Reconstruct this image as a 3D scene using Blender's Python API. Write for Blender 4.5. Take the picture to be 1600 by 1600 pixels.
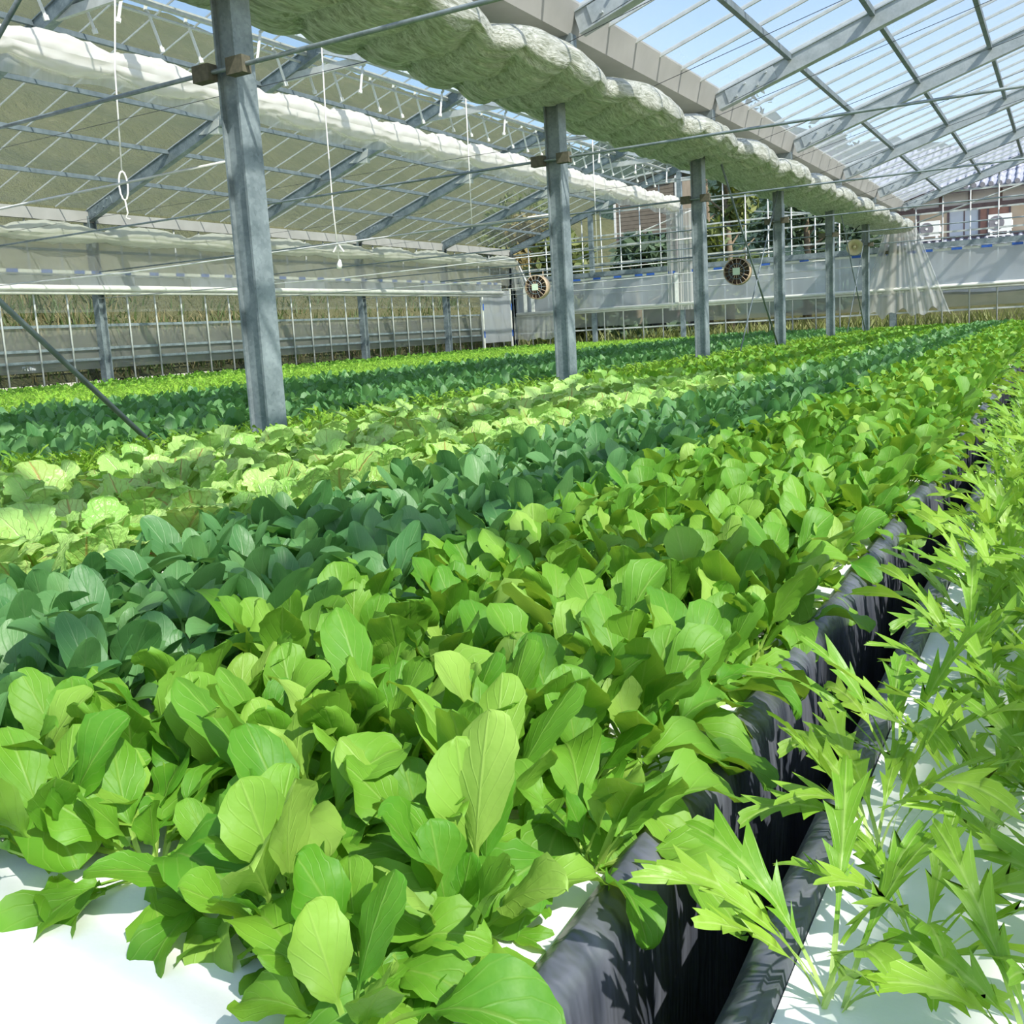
import bpy, math, random
import numpy as np
from mathutils import Vector, Matrix

for o in list(bpy.data.objects):
    bpy.data.objects.remove(o)
scn = bpy.context.scene
COL = scn.collection
random.seed(7)
rng = np.random.default_rng(11)
PI = math.pi

# ------------------------------------------------------------------ camera
CAMP = Vector((0.0, 0.0, 1.30))
FPX, CX, CY = 1490.0, 800.0, 733.0          # focal length and principal point, 1600 px frame
def _ray(x, y):
    return Vector(((x - CX) / FPX, -(y - CY) / FPX, -1.0))
_y = _ray(1665, 468).normalized()
_h = _ray(665, 468 + 56.5)
_u = _h.cross(_y).normalized()
if _u.y < 0:
    _u = -_u
_x = _y.cross(_u)
RM = Matrix((_x, _y, _u))                   # camera -> world
cam = bpy.data.cameras.new('camera')
cam.sensor_width = 36.0
cam.lens = FPX / 1600 * 36
cam.shift_y = -(800 - CY) / 1600
cam.clip_start, cam.clip_end = 0.02, 400
camo = bpy.data.objects.new('camera', cam)
COL.objects.link(camo)
camo.matrix_world = Matrix.Translation(CAMP) @ RM.to_4x4()
scn.camera = camo

# ------------------------------------------------------------------ world, sun, exposure
SUN_DIR = Vector((0.66, -0.26, 0.74)).normalized()
world = bpy.data.worlds.new('world')
scn.world = world
world.use_nodes = True
wn = world.node_tree
sky = wn.nodes.new('ShaderNodeTexSky')
sky.sky_type = 'NISHITA'
sky.sun_disc = False
sky.sun_elevation = math.asin(SUN_DIR.z)
sky.sun_rotation = math.atan2(SUN_DIR.x, SUN_DIR.y)
sky.air_density, sky.dust_density, sky.ozone_density = 1.0, 0.8, 1.2
bg = wn.nodes['Background']
wn.links.new(sky.outputs[0], bg.inputs[0])
bg.inputs[1].default_value = 0.21
sun = bpy.data.lights.new('sun', 'SUN')
sun.energy = 5.6
sun.angle = math.radians(0.6)
sun.color = (1.0, 0.95, 0.86)
suno = bpy.data.objects.new('sun', sun)
COL.objects.link(suno)
suno.rotation_euler = SUN_DIR.to_track_quat('Z', 'Y').to_euler()
vs = scn.view_settings
vs.view_transform = 'Standard'
vs.look = 'None'
vs.gamma = 1.0
vs.use_curve_mapping = False
vs.exposure = 0.35
scn.cycles.transparent_max_bounces = 12
scn.cycles.max_bounces = 6
scn.cycles.diffuse_bounces = 3
scn.cycles.transmission_bounces = 5
scn.cycles.sample_clamp_indirect = 6.0
scn.cycles.caustics_reflective = False
scn.cycles.caustics_refractive = False

# ------------------------------------------------------------------ materials
M = {}
def S(c):                                   # sRGB 0-255 -> linear
    r = []
    for v in c:
        v = v / 255.0
        r.append(v / 12.92 if v <= 0.04045 else ((v + 0.055) / 1.055) ** 2.4)
    return (*r, 1.0)

class NT:
    def __init__(s, name):
        m = bpy.data.materials.new(name)
        m.use_nodes = True
        s.m, s.t = m, m.node_tree
        s.t.nodes.clear()
        s.out = s.t.nodes.new('ShaderNodeOutputMaterial')
        M[name] = m
    def n(s, kind, **k):
        nd = s.t.nodes.new(kind)
        for a, v in k.items():
            setattr(nd, a, v)
        return nd
    def put(s, sock, v):
        if isinstance(v, bpy.types.NodeSocket):
            s.t.links.new(v, sock)
        else:
            sock.default_value = v
    def math(s, op, a, b=0.0, clamp=False):
        nd = s.n('ShaderNodeMath', operation=op, use_clamp=clamp)
        s.put(nd.inputs[0], a); s.put(nd.inputs[1], b)
        return nd.outputs[0]
    def mix(s, f, a, b):
        nd = s.n('ShaderNodeMix', data_type='RGBA')
        s.put(nd.inputs[0], f); s.put(nd.inputs[6], a); s.put(nd.inputs[7], b)
        return nd.outputs[2]
    def noise(s, scale, detail=3.0, vec=None, stretch=None, rough=0.5):
        nd = s.n('ShaderNodeTexNoise')
        nd.inputs['Scale'].default_value = scale
        nd.inputs['Detail'].default_value = detail
        nd.inputs['Roughness'].default_value = rough
        if vec is None:
            vec = s.n('ShaderNodeTexCoord').outputs['Object']
        if stretch:
            mp = s.n('ShaderNodeMapping')
            mp.inputs['Scale'].default_value = stretch
            s.put(mp.inputs[0], vec); vec = mp.outputs[0]
        s.put(nd.inputs['Vector'], vec)
        return nd.outputs['Fac']
    def ramp(s, f, a, b):
        nd = s.n('ShaderNodeMapRange')
        nd.inputs[1].default_value, nd.inputs[2].default_value = a, b
        s.put(nd.inputs[0], f)
        return nd.outputs[0]
    def bsdf(s, col, rough=0.5, metal=0.0, spec=0.5, bump=None, bstr=0.3, bdist=0.01):
        b = s.n('ShaderNodeBsdfPrincipled')
        s.put(b.inputs['Base Color'], col); s.put(b.inputs['Roughness'], rough)
        s.put(b.inputs['Metallic'], metal); s.put(b.inputs['Specular IOR Level'], spec)
        if bump is not None:
            bp = s.n('ShaderNodeBump')
            bp.inputs['Strength'].default_value = bstr
            bp.inputs['Distance'].default_value = bdist
            s.put(bp.inputs['Height'], bump)
            s.t.links.new(bp.outputs[0], b.inputs['Normal'])
        return b.outputs[0]
    def mixs(s, f, a, b):
        nd = s.n('ShaderNodeMixShader')
        s.put(nd.inputs[0], f); s.t.links.new(a, nd.inputs[1]); s.t.links.new(b, nd.inputs[2])
        return nd.outputs[0]
    def end(s, sh):
        s.t.links.new(sh, s.out.inputs[0])
        return s.m

def simple(name, c1, c2=None, rough=0.55, metal=0.0, scale=12.0, bump=0.0, spec=0.4, stretch=None):
    t = NT(name)
    c1 = S(c1); c2 = S(c2) if c2 else c1
    f = t.ramp(t.noise(scale, 4, stretch=stretch), 0.3, 0.7)
    t.end(t.bsdf(t.mix(f, c1, c2), rough, metal, spec, f if bump else None, bump))

def film(name, col, opac, trans=0.6, tint=(1, 1, 1, 1), wrinkle=None, rough=0.25, dirt=0.0, graze=0.0):
    """clear to milky plastic film: transparent + translucent/diffuse scatter + a little gloss"""
    t = NT(name)
    tr = t.n('ShaderNodeBsdfTransparent'); tr.inputs[0].default_value = tint
    tl = t.n('ShaderNodeBsdfTranslucent'); tl.inputs[0].default_value = S(col)
    df = t.n('ShaderNodeBsdfDiffuse'); df.inputs[0].default_value = S(col)
    sc = t.mixs(trans, df.outputs[0], tl.outputs[0])
    gl = t.n('ShaderNodeBsdfGlossy'); gl.inputs['Roughness'].default_value = rough
    gl.inputs[0].default_value = (0.9, 0.9, 0.9, 1)
    sc = t.mixs(0.12, sc, gl.outputs[0])
    o = opac
    if dirt:
        n = t.ramp(t.noise(1.3, 4), 0.35, 0.7)
        o = t.math('ADD', t.math('MULTIPLY', n, dirt), opac, True)
    if wrinkle:
        n = t.ramp(t.noise(wrinkle[0], 3, stretch=wrinkle[1]), 0.35, 0.7)
        o = t.math('ADD', t.math('MULTIPLY', n, wrinkle[2]), o, True)
    if graze:                                # a slanting path crosses more of the film
        lw = t.n('ShaderNodeLayerWeight'); lw.inputs[0].default_value = 0.5
        o = t.math('ADD', t.math('MULTIPLY', t.math('POWER', lw.outputs['Facing'], 5.0), graze), o, True)
    t.end(t.mixs(o, tr.outputs[0], sc))

def steel(name, base, lo, hi, rough=0.5, metal=0.35):
    t = NT(name)
    v = t.n('ShaderNodeTexVoronoi'); v.inputs['Scale'].default_value = 55
    t.put(v.inputs['Vector'], t.n('ShaderNodeTexCoord').outputs['Object'])
    f1 = t.math('MULTIPLY', t.ramp(t.noise(7, 4), 0.3, 0.7), 0.7)
    f2 = t.math('MULTIPLY', t.n('ShaderNodeSeparateColor').outputs[0], 0.0)
    sp = t.n('ShaderNodeSeparateColor'); t.put(sp.inputs[0], v.outputs['Color'])
    f = t.math('ADD', f1, t.math('MULTIPLY', sp.outputs[0], 0.3), True)
    t.end(t.bsdf(t.mix(f, S(lo), S(hi)), rough, metal, 0.5))
steel('galvanized', None, (104, 118, 122), (158, 170, 174))
steel('rafter_steel', None, (158, 168, 170), (192, 200, 202), 0.55, 0.1)  # lit tone of the rafters, bounce light from below put into the colour
simple('dark_steel', (104, 116, 122), (128, 140, 146), 0.5, 0.2)
simple('white_metal', (214, 216, 210), (236, 238, 232), 0.45)
simple('bar_metal', (196, 200, 196), (216, 220, 216), 0.45, 0.2)
simple('rust', (84, 84, 72), (108, 104, 88), 0.8, 0.0, 40)
simple('black_cable', (64, 68, 68), None, 0.6)
simple('gutter_metal', (164, 164, 160), (178, 178, 174), 0.6, 0.1, 3)
simple('foam', (244, 246, 244), (250, 251, 250), 0.7, 0.0, 30, 0.05, 0.3)
simple('soil', (96, 92, 82), (128, 122, 108), 0.95, 0.0, 4, 0.2, 0.1)
simple('cord_white', (238, 238, 230), None, 0.6)
simple('clip_blue', (44, 88, 170), (60, 104, 186), 0.5)
simple('tube_white', (216, 218, 206), (232, 234, 226), 0.4, 0, 6)
simple('horn_ivory', (206, 198, 160), (220, 214, 180), 0.5)
simple('fan_dark', (70, 60, 52), (120, 104, 92), 0.5, 0.1, 30)
simple('fan_tan', (176, 156, 130), (196, 178, 152), 0.5)
simple('plate_green', (206, 226, 200), (216, 234, 210), 0.5)
simple('brown_cladding', (114, 106, 92), (128, 120, 106), 0.8, 0, 5)
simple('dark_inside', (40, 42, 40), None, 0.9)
simple('plaster', (236, 232, 232), (244, 241, 240), 0.85, 0, 3)
simple('timber_brown', (118, 100, 100), (138, 118, 114), 0.8, 0, 6)
simple('timber_red', (176, 128, 110), (192, 146, 126), 0.8, 0, 6)
simple('shutter_tan', (232, 202, 166), (238, 212, 178), 0.8, 0, 3)
simple('screen_pane', (218, 222, 226), (228, 231, 234), 0.4, 0, 2)
simple('roof_tile', (146, 150, 164), (168, 172, 184), 0.8, 0.0, 6)
simple('ac_white', (240, 240, 234), None, 0.5)
simple('ac_grey', (120, 118, 122), (138, 136, 140), 0.6)
simple('bark', (110, 98, 80), (140, 126, 104), 0.9, 0, 10)
simple('plastic_sheet', (236, 238, 232), (246, 247, 244), 0.5, 0, 10)

film('film_roof_clear', (226, 232, 236), 0.13, 0.55, (0.95, 0.97, 0.98, 1), None, 0.2, 0.12, 0.9)
film('film_roof_dirty', (150, 158, 148), 0.22, 0.35, (0.88, 0.92, 0.90, 1), None, 0.35, 0.12, 0.1)
film('film_wall', (200, 206, 200), 0.16, 0.5, (0.95, 0.96, 0.95, 1), None, 0.3, 0.1)
film('film_low', (190, 192, 182), 0.4, 0.5, (0.92, 0.93, 0.92, 1), None, 0.3, 0.1)
film('film_sheet', (226, 232, 236), 0.62, 0.6, (0.95, 0.96, 0.97, 1), (1.5, (1, 1, .25), .2), 0.3)
film('film_drop', (236, 238, 232), 0.42, 0.6, (0.97, 0.97, 0.96, 1), (3.0, (2.2, 2.2, .1), .35), 0.25)
film('film_curtain_white', (248, 246, 236), 0.9, 0.5, (1, 1, 1, 1), (4.0, (1, .35, 1), .1), 0.4)
film('film_curtain_left', (222, 224, 208), 0.72, 0.5, (1, 1, 1, 1), (5.0, (1, .4, 1), .2), 0.35)

def mat_liner():
    t = NT('liner_film')
    tc = t.n('ShaderNodeTexCoord').outputs['Object']
    n1 = t.noise(9, 3, tc, (1, 1.6, .35), 0.6)
    n2 = t.noise(30, 2, tc, (1, 1.5, .3))
    h = t.math('ADD', n1, t.math('MULTIPLY', n2, .35))
    f = t.ramp(n1, .35, .7)
    t.end(t.bsdf(t.mix(f, S((64, 69, 80)), S((112, 115, 124))), 0.36, 0.0, 0.9, h, 0.75, 0.02))  # grey streaks paint the sheen on the wrinkles into the black liner
mat_liner()

def mat_strip_curtain():
    """aluminised strip curtain gathered into long folds"""
    t = NT('strip_curtain')
    tc = t.n('ShaderNodeTexCoord').outputs['Object']
    wob = t.n('ShaderNodeTexNoise'); wob.inputs['Scale'].default_value = 2.2
    t.put(wob.inputs['Vector'], tc)
    mx = t.n('ShaderNodeVectorMath', operation='MULTIPLY_ADD')
    t.put(mx.inputs[0], wob.outputs['Color']); mx.inputs[1].default_value = (.16, .5, .16); t.put(mx.inputs[2], tc)
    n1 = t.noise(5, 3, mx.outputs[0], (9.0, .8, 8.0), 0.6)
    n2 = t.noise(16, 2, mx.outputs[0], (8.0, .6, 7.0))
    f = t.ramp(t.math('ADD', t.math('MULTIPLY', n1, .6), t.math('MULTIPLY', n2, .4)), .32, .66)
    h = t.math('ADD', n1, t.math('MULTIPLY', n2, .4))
    c = t.mix(f, S((116, 124, 96)), S((246, 247, 240)))  # green-grey strands paint fold shade and bounce off the plants into the silver
    b = t.bsdf(c, 0.36, 0.2, 0.5, h, 0.6, 0.02)
    tl = t.n('ShaderNodeBsdfTranslucent'); tl.inputs[0].default_value = S((210, 216, 184))
    t.end(t.mixs(0.2, b, tl.outputs[0]))
mat_strip_curtain()

def leaf_mat(name, a, b, vein, petiole, pfrac, rough=0.42, tl=0.34, tlc=None, nv=7.0, vstr=0.55, vw=0.035, bump=0.35, spec=0.45, nsc=45, bdist=0.004, pale=None):
    t = NT(name)
    uv = t.n('ShaderNodeUVMap'); uv.uv_map = 'uv'
    sp = t.n('ShaderNodeSeparateXYZ'); t.put(sp.inputs[0], uv.outputs[0])
    u = t.math('ABSOLUTE', t.math('SUBTRACT', sp.outputs[0], 0.5))
    v = sp.outputs[1]
    at = t.n('ShaderNodeAttribute'); at.attribute_name = 'var'
    oi = t.n('ShaderNodeObjectInfo')
    r = t.math('FRACT', t.math('ADD', oi.outputs['Random'], at.outputs['Fac']))
    col = t.mix(r, S(a), S(b))
    if pale:
        col = t.mix(t.ramp(r, .80, .98), col, S(pale))
    nz = t.noise(nsc, 3)
    col = t.mix(t.math('MULTIPLY', t.ramp(nz, .4, .75), .25), col, S(b))
    mid = t.math('SUBTRACT', 1.0, t.math('DIVIDE', u, vw), True)
    w = t.math('FRACT', t.math('SUBTRACT', t.math('MULTIPLY', v, nv), t.math('MULTIPLY', u, nv * .75)))
    w = t.math('ABSOLUTE', t.math('SUBTRACT', w, 0.5))
    side = t.math('SUBTRACT', 1.0, t.math('MULTIPLY', w, 11.0), True)
    ve = t.math('MAXIMUM', mid, t.math('MULTIPLY', side, .45))
    col = t.mix(t.math('MULTIPLY', ve, vstr), col, S(vein))
    pf = t.math('SUBTRACT', 1.0, t.ramp(v, pfrac * .8, pfrac * 1.35), True)
    col = t.mix(pf, col, S(petiole))
    h = t.math('SUBTRACT', nz, t.math('MULTIPLY', ve, .6))
    bs = t.bsdf(col, rough, 0.0, spec, h, bump, bdist)
    tr = t.n('ShaderNodeBsdfTranslucent')
    t.put(tr.inputs[0], t.mix(0.55, col, S(tlc or (190, 225, 60))))
    t.end(t.mixs(tl, bs, tr.outputs[0]))
leaf_mat('leaf_arugula', (76, 138, 34), (128, 176, 58), (176, 202, 110), (168, 200, 96), .3, rough=.5, vstr=.28, tl=.3, spec=.35, pale=(152, 188, 84))
leaf_mat('leaf_spinach', (74, 128, 70), (106, 154, 88), (150, 188, 124), (150, 188, 110), .34, .45, .3, (140, 200, 80), 6.0, .3, spec=.5)
leaf_mat('leaf_chard', (146, 200, 94), (190, 226, 132), (206, 214, 140), (196, 60, 62), .34, .34, .3, (200, 230, 90), 7.0, .5, .03, .6, .5, 60, .010)
leaf_mat('leaf_chard_red', (150, 198, 96), (186, 218, 124), (196, 92, 78), (202, 44, 58), .34, .34, .3, (200, 230, 90), 7.0, .6, .05, .6, .5, 60, .010)
leaf_mat('leaf_mizuna', (104, 160, 38), (150, 190, 62), (196, 220, 130), (196, 220, 134), .25, .42, .34, (180, 218, 70), 5.0, .45, .09, .25)
leaf_mat('leaf_tree', (70, 92, 52), (126, 134, 74), (120, 130, 80), (90, 90, 60), .01, .6, .25, (150, 170, 60), 3.0, .1)
leaf_mat('leaf_dry', (108, 106, 72), (138, 130, 90), (130, 125, 90), (90, 90, 60), .01, .7, .2, (130, 130, 70), 3.0, .1)
leaf_mat('leaf_tree_dark', (44, 66, 56), (84, 108, 76), (90, 110, 80), (60, 70, 50), .01, .6, .2, (110, 140, 60), 3.0, .1)
leaf_mat('leaf_tree_yellow', (118, 112, 72), (154, 140, 90), (160, 140, 80), (90, 90, 60), .01, .6, .25, (190, 170, 60), 3.0, .1)

def mat_hill(name, cols, sc):
    t = NT(name)
    tc = t.n('ShaderNodeTexCoord').outputs['Object']
    n1 = t.ramp(t.noise(sc, 6, tc, None, .65), .3, .7)
    n2 = t.ramp(t.noise(sc * 5, 5, tc, None, .7), .35, .7)
    c = t.mix(n1, S(cols[0]), S(cols[1]))
    c = t.mix(t.math('MULTIPLY', n2, .6), c, S(cols[2]))
    t.end(t.bsdf(c, .95, 0, .1, n2, .8, .3))
mat_hill('hill_olive', [(80, 86, 62), (108, 108, 80), (92, 96, 66)], .35)
mat_hill('hill_forest', [(46, 66, 60), (74, 94, 74), (60, 78, 74)], .5)
mat_hill('bank_grass', [(92, 100, 60), (132, 126, 86), (84, 92, 54)], 1.6)

# ------------------------------------------------------------------ mesh helpers
class MB:
    def __init__(s):
        s.v, s.f = [], []
    def add(s, vs, fs):
        b = len(s.v)
        s.v += [tuple(p) for p in vs]
        s.f += [tuple(i + b for i in f) for f in fs]
        return s
    def box(s, lo, hi):
        x0, y0, z0 = lo; x1, y1, z1 = hi
        return s.add([(x0, y0, z0), (x1, y0, z0), (x1, y1, z0), (x0, y1, z0), (x0, y0, z1), (x1, y0, z1), (x1, y1, z1), (x0, y1, z1)],
                     [(0, 3, 2, 1), (4, 5, 6, 7), (0, 1, 5, 4), (1, 2, 6, 5), (2, 3, 7, 6), (3, 0, 4, 7)])
    def beam(s, a, b, w, h, up=(0, 0, 1)):
        a, b = Vector(a), Vector(b)
        d = (b - a).normalized(); u = Vector(up)
        if abs(d.dot(u)) > .98:
            u = Vector((0, 1, 0))
        r = d.cross(u).normalized(); u = r.cross(d)
        q = [(-w / 2, -h / 2), (w / 2, -h / 2), (w / 2, h / 2), (-w / 2, h / 2)]
        vs = [p + r * i + u * j for p in (a, b) for i, j in q]
        return s.add(vs, [(3, 2, 1, 0), (4, 5, 6, 7), (0, 1, 5, 4), (1, 2, 6, 5), (2, 3, 7, 6), (3, 0, 4, 7)])
    def tube(s, pts, r, n=6):
        pts = [Vector(p) for p in pts]
        b = len(s.v)
        rr = r if isinstance(r, (list, tuple)) else [r] * len(pts)
        ref = None
        for i, p in enumerate(pts):
            d = (pts[min(i + 1, len(pts) - 1)] - pts[max(i - 1, 0)]).normalized()
            if ref is None:
                ref = Vector((0, 0, 1)) if abs(d.z) < .9 else Vector((1, 0, 0))
            x = d.cross(ref).normalized(); y = x.cross(d)
            ref = y
            for k in range(n):
                a = 2 * PI * k / n
                s.v.append(tuple(p + (x * math.cos(a) + y * math.sin(a)) * rr[i]))
        for i in range(len(pts) - 1):
            for k in range(n):
                a0 = b + i * n + k; a1 = b + i * n + (k + 1) % n
                s.f.append((a0, a1, a1 + n, a0 + n))
        s.f.append(tuple(b + k for k in range(n))[::-1])
        s.f.append(tuple(b + (len(pts) - 1) * n + k for k in range(n)))
        return s
    def lathe(s, prof, c, axis, n=20):
        """prof: (radius, height along axis)"""
        c, ax = Vector(c), Vector(axis).normalized()
        x = ax.orthogonal().normalized(); y = ax.cross(x)
        b = len(s.v)
        for r, h in prof:
            for k in range(n):
                a = 2 * PI * k / n
                s.v.append(tuple(c + ax * h + (x * math.cos(a) + y * math.sin(a)) * max(r, 1e-4)))
        for i in range(len(prof) - 1):
            for k in range(n):
                a0 = b + i * n + k; a1 = b + i * n + (k + 1) % n
                s.f.append((a0, a1, a1 + n, a0 + n))
        return s
    def grid(s, fn, nu, nv, closed=False):
        b = len(s.v)
        for j in range(nv + 1):
            for i in range(nu + 1):
                s.v.append(tuple(fn(i / nu, j / nv)))
        for j in range(nv):
            for i in range(nu):
                a = b + j * (nu + 1) + i
                s.f.append((a, a + 1, a + nu + 2, a + nu + 1))
        return s
    def mesh(s, name, smooth=False):
        m = bpy.data.meshes.new(name)
        m.from_pydata(s.v, [], s.f)
        if smooth:
            m.polygons.foreach_set('use_smooth', [True] * len(m.polygons))
        m.update()
        return m
    def build(s, name, mat, parent=None, smooth=False):
        return link(name, s.mesh(name, smooth), mat, parent)

def link(name, data, mat=None, parent=None, loc=None):
    o = bpy.data.objects.new(name, data)
    COL.objects.link(o)
    if mat and data is not None and not data.materials:
        data.materials.append(M[mat])
    if parent:
        o.parent = parent
    if loc:
        o.location = loc
    return o
def thing(name, label, cat, loc=(0, 0, 0), group=None):
    o = bpy.data.objects.new(name, None)
    COL.objects.link(o)
    o.location = loc
    o.empty_display_size = .1
    o['label'] = label; o['category'] = cat
    if group:
        o['group'] = group
    return o
def tag(o, label, cat=None, group=None, kind=None):
    o['label'] = label
    if cat: o['category'] = cat
    if group: o['group'] = group
    if kind: o['kind'] = kind
    return o
def struct(name, label=None):
    o = bpy.data.objects.new(name, None)
    COL.objects.link(o)
    o['kind'] = 'structure'
    if label: o['label'] = label
    return o

# ------------------------------------------------------------------ main dimensions
XL, XC, XR = -14.09, -3.607, 6.876          # left wall, column line, right wall
XRID, XRID2 = (XL + XC) / 2, (XC + XR) / 2  # ridges
BAY, Y0 = 3.5, 3.68
YB = [Y0 + BAY * k for k in range(-2, 7)]   # bay lines -3.32 .. 24.68
YF, YN = YB[-1], YB[0]
ZE, SL = 3.66, 0.326                        # eave height, roof slope
ZR = ZE + SL * (XRID - XL)
PITCH = BAY / 6
PANEL = 0.78                                # top of the foam panels

# ------------------------------------------------------------------ setting: floor
fl = MB().box((XL - .6, -6, -.2), (8, 26, 0)).build('floor', 'soil')
tag(fl, 'bare earth floor under the growing beds', kind='structure')

# ------------------------------------------------------------------ roofs
def roof(name, label, xa, za, xb, zb, filmmat, purl, rmat='rafter_steel', barw=.02, barmat='bar_metal'):
    """one slope between the eave (xa, za) and the ridge (xb, zb)"""
    r = struct(name, label)
    d = Vector((xb - xa, 0, zb - za)); L = d.length; d.normalize()
    n = Vector((-d.z, 0, d.x))
    if n.z < 0: n = -n
    A = Vector((xa, 0, za)); B = Vector((xb, 0, zb))
    # rafters: channel section with lips
    rm = MB()
    P, Q = A - n * .10, B - n * .10
    rm.beam(P, Q, .075, .17, n)
    rm.beam(P + n * .085, Q + n * .085, .11, .012, n)
    rm.beam(P - n * .085, Q - n * .085, .11, .012, n)
    rmesh = rm.mesh('rafter')
    gm = MB()
    g0 = A + d * .12 - n * .1
    gm.beam(g0, g0 + d * .55, .10, .14, n)
    for k in range(4):
        c = g0 + d * (.1 + .12 * k) + n * (.04 if k % 2 else -.04)
        gm.lathe([(0, -.075), (.014, -.075), (.014, .075), (0, .075)], c, (0, 1, 0), 6)
    gmesh = gm.mesh('splice_plate')
    for y in YB:
        ro = link('rafter', rmesh, rmat, r, (0, y, 0))
        link('splice_plate', gmesh, rmat, ro)
    # purlins
    pm = MB()
    pm.box((-.025, YN, -.03), (.025, YF, .03))
    pmesh = pm.mesh('purlin')
    for s in purl:
        c = A + d * s - n * .03
        link('purlin', pmesh, 'dark_steel', r, c)
    # glazing bars and panes
    bm_ = MB().beam(A + n * .022, B + n * .022, barw, barw * 1.7, n).mesh('glazing_bar')
    pn = MB()
    w = PITCH / 2 - .004
    vs_ = [A + n * .03, B + n * .03]
    pn.add([vs_[0] - Vector((0, w, 0)), vs_[1] - Vector((0, w, 0)), vs_[1] + Vector((0, w, 0)), vs_[0] + Vector((0, w, 0))], [(0, 1, 2, 3)])
    pmesh2 = pn.mesh('pane')
    k = 0
    y = YN
    while y < YF - .1:
        link('glazing_bar', bm_, barmat, r, (0, y, 0))
        link('pane', pmesh2, filmmat, r, (0, y + PITCH / 2, 0))
        y += PITCH
    return r, A, d, n, L
SP = .326
r1, A1, d1, n1, L1 = roof('roof_left', 'left greenhouse roof slope of dull translucent panes over the far beds', XL, ZE, XRID, ZR, 'film_roof_dirty', [1.13, 2.18, 3.25, 4.3], 'galvanized', .012)  # darker rafter steel than the other slopes: this side's shade put into the colour
r2, A2, d2, n2, L2 = roof('roof_middle', 'roof slope between the ridge and the valley gutter', XC - .25, ZE + .08, XRID, ZR, 'film_roof_clear', [1.0, 2.1, 3.2, 4.3])
r3, A3, d3, n3, L3 = roof('roof_right', 'clear roof slope over the near bed with the blue sky behind it', XC + .22, ZE + .08, XRID2, ZR, 'film_roof_clear', [.85, 1.72, 2.6, 3.5, 4.4])
r4, A4, d4, n4, L4 = roof('roof_outer', 'outer roof slope right of the second ridge', XR, ZE, XRID2, ZR, 'film_roof_clear', [1.2, 2.4, 3.6, 4.6])
for rr, x in ((r1, XRID), (r3, XRID2)):
    MB().box((x - .06, YN, ZR - .10), (x + .06, YF, ZR + .06)).build('ridge_beam', 'rafter_steel', rr)
    MB().box((x - .30, YN, ZR - .18), (x - .24, YF, ZR - .12)).build('ridge_rail', 'bar_metal', rr)
# eave board of the left wall
MB().box((XL - .02, YN, ZE - .20), (XL + .05, YF, ZE - .02)).build('eave_beam', 'gutter_metal', r1)
# valley gutter
g = MB()
prof = [(-.27, .16), (-.25, .16), (-.16, -.04), (.16, -.04), (.25, .16), (.27, .16), (.18, -.07), (-.18, -.07)]
zc = ZE - .02
vsx = [(XC + x, y, zc + z) for y in (YN, YF) for x, z in prof]
fs = [(i, (i + 1) % 8, 8 + (i + 1) % 8, 8 + i) for i in range(8)]
g.add(vsx, fs)
g.build('valley_gutter', 'gutter_metal', r2)
# collar ties, struts and vent arms under the left ridge
ct = MB()
ct.beam((XRID - .98, 0, ZR - .40), (XRID + 1.0, 0, ZR - .40), .05, .10)
ctm = ct.mesh('collar_tie')
gp = MB().add([(-11.3, -.05, 4.46), (-10.85, -.05, 4.66), (-10.9, -.05, 4.42), (-11.3, .05, 4.46), (-10.85, .05, 4.66), (-10.9, .05, 4.42)],
              [(0, 1, 2), (3, 5, 4), (0, 2, 5, 3), (1, 4, 5, 2), (0, 3, 4, 1)]).mesh('gusset')
for y in YB:
    link('collar_tie', ctm, 'bar_metal', r1, (0, y, 0))
    link('gusset', gp, 'bar_metal', r1, (0, y, 0))
arm = {}
for s in (-1, 1):
    a = MB().tube([(0, 0, 0), (.02, .12 * s, -.36)], .019, 5)
    a.lathe([(0, -.025), (.03, -.025), (.03, .025), (0, .025)], (.02, .12 * s, -.36), (0, .3 * s, -1), 6)
    a.tube([(0, 0, .02), (0, -.05 * s, .05), (0, -.03 * s, .1)], .022, 5)
    arm[s] = a.mesh('vent_arm')
rod = MB().tube([(XRID - .38, YN, ZR - .24), (XRID - .38, YF, ZR - .24)], .018, 6).build('vent_shaft', 'bar_metal', r1, True)
y = YN + .2
k = 0
while y < YF - .2:
    link('vent_arm', arm[1], 'white_metal', r1, (XRID - .38, y, ZR - .24))
    if k % 3 == 0:
        link('vent_arm', arm[-1], 'white_metal', r1, (XRID - .1, y + .33, ZR - .16))
    y += .5833 if k % 3 else .9
    k += 1
# tie rods and wires across the bays
tr1 = MB().tube([(XL, 0, 2.64), (XR, 0, 2.64)], .0115, 6).mesh('tie_rod', True)
tr2 = MB().tube([(XL, 0, 2.22), ((XL + XC) / 2, 0, 2.16), (XC - .066, 0, 2.22)], .008, 5).mesh('tie_wire', True)
tb = MB().box((XC - .17, -.03, 2.60), (XC - .06, .03, 2.68)).box((XC + .06, -.03, 2.60), (XC + .17, .03, 2.68)).mesh('rod_clamp')
for y in YB[2:]:
    a = link('tie_rod', tr1, 'galvanized', r2, (0, y - .1, 0))
    link('rod_clamp', tb, 'rust', a)
    link('tie_wire', tr2, 'bar_metal', r2, (0, y - .06, 0))
tr3 = MB().tube([(XL + .1, 0, 3.17), (XC - .2, 0, 3.15)], .0025, 4).mesh('curtain_wire')
for i in range(9, 46, 6):
    link('curtain_wire', tr3, 'black_cable', r2, (0, YN + i * PITCH, 0))
tr4 = MB().tube([(XC + .2, 0, 3.42), (XRID2, 0, 4.62)], .003, 4).mesh('curtain_wire')
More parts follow.
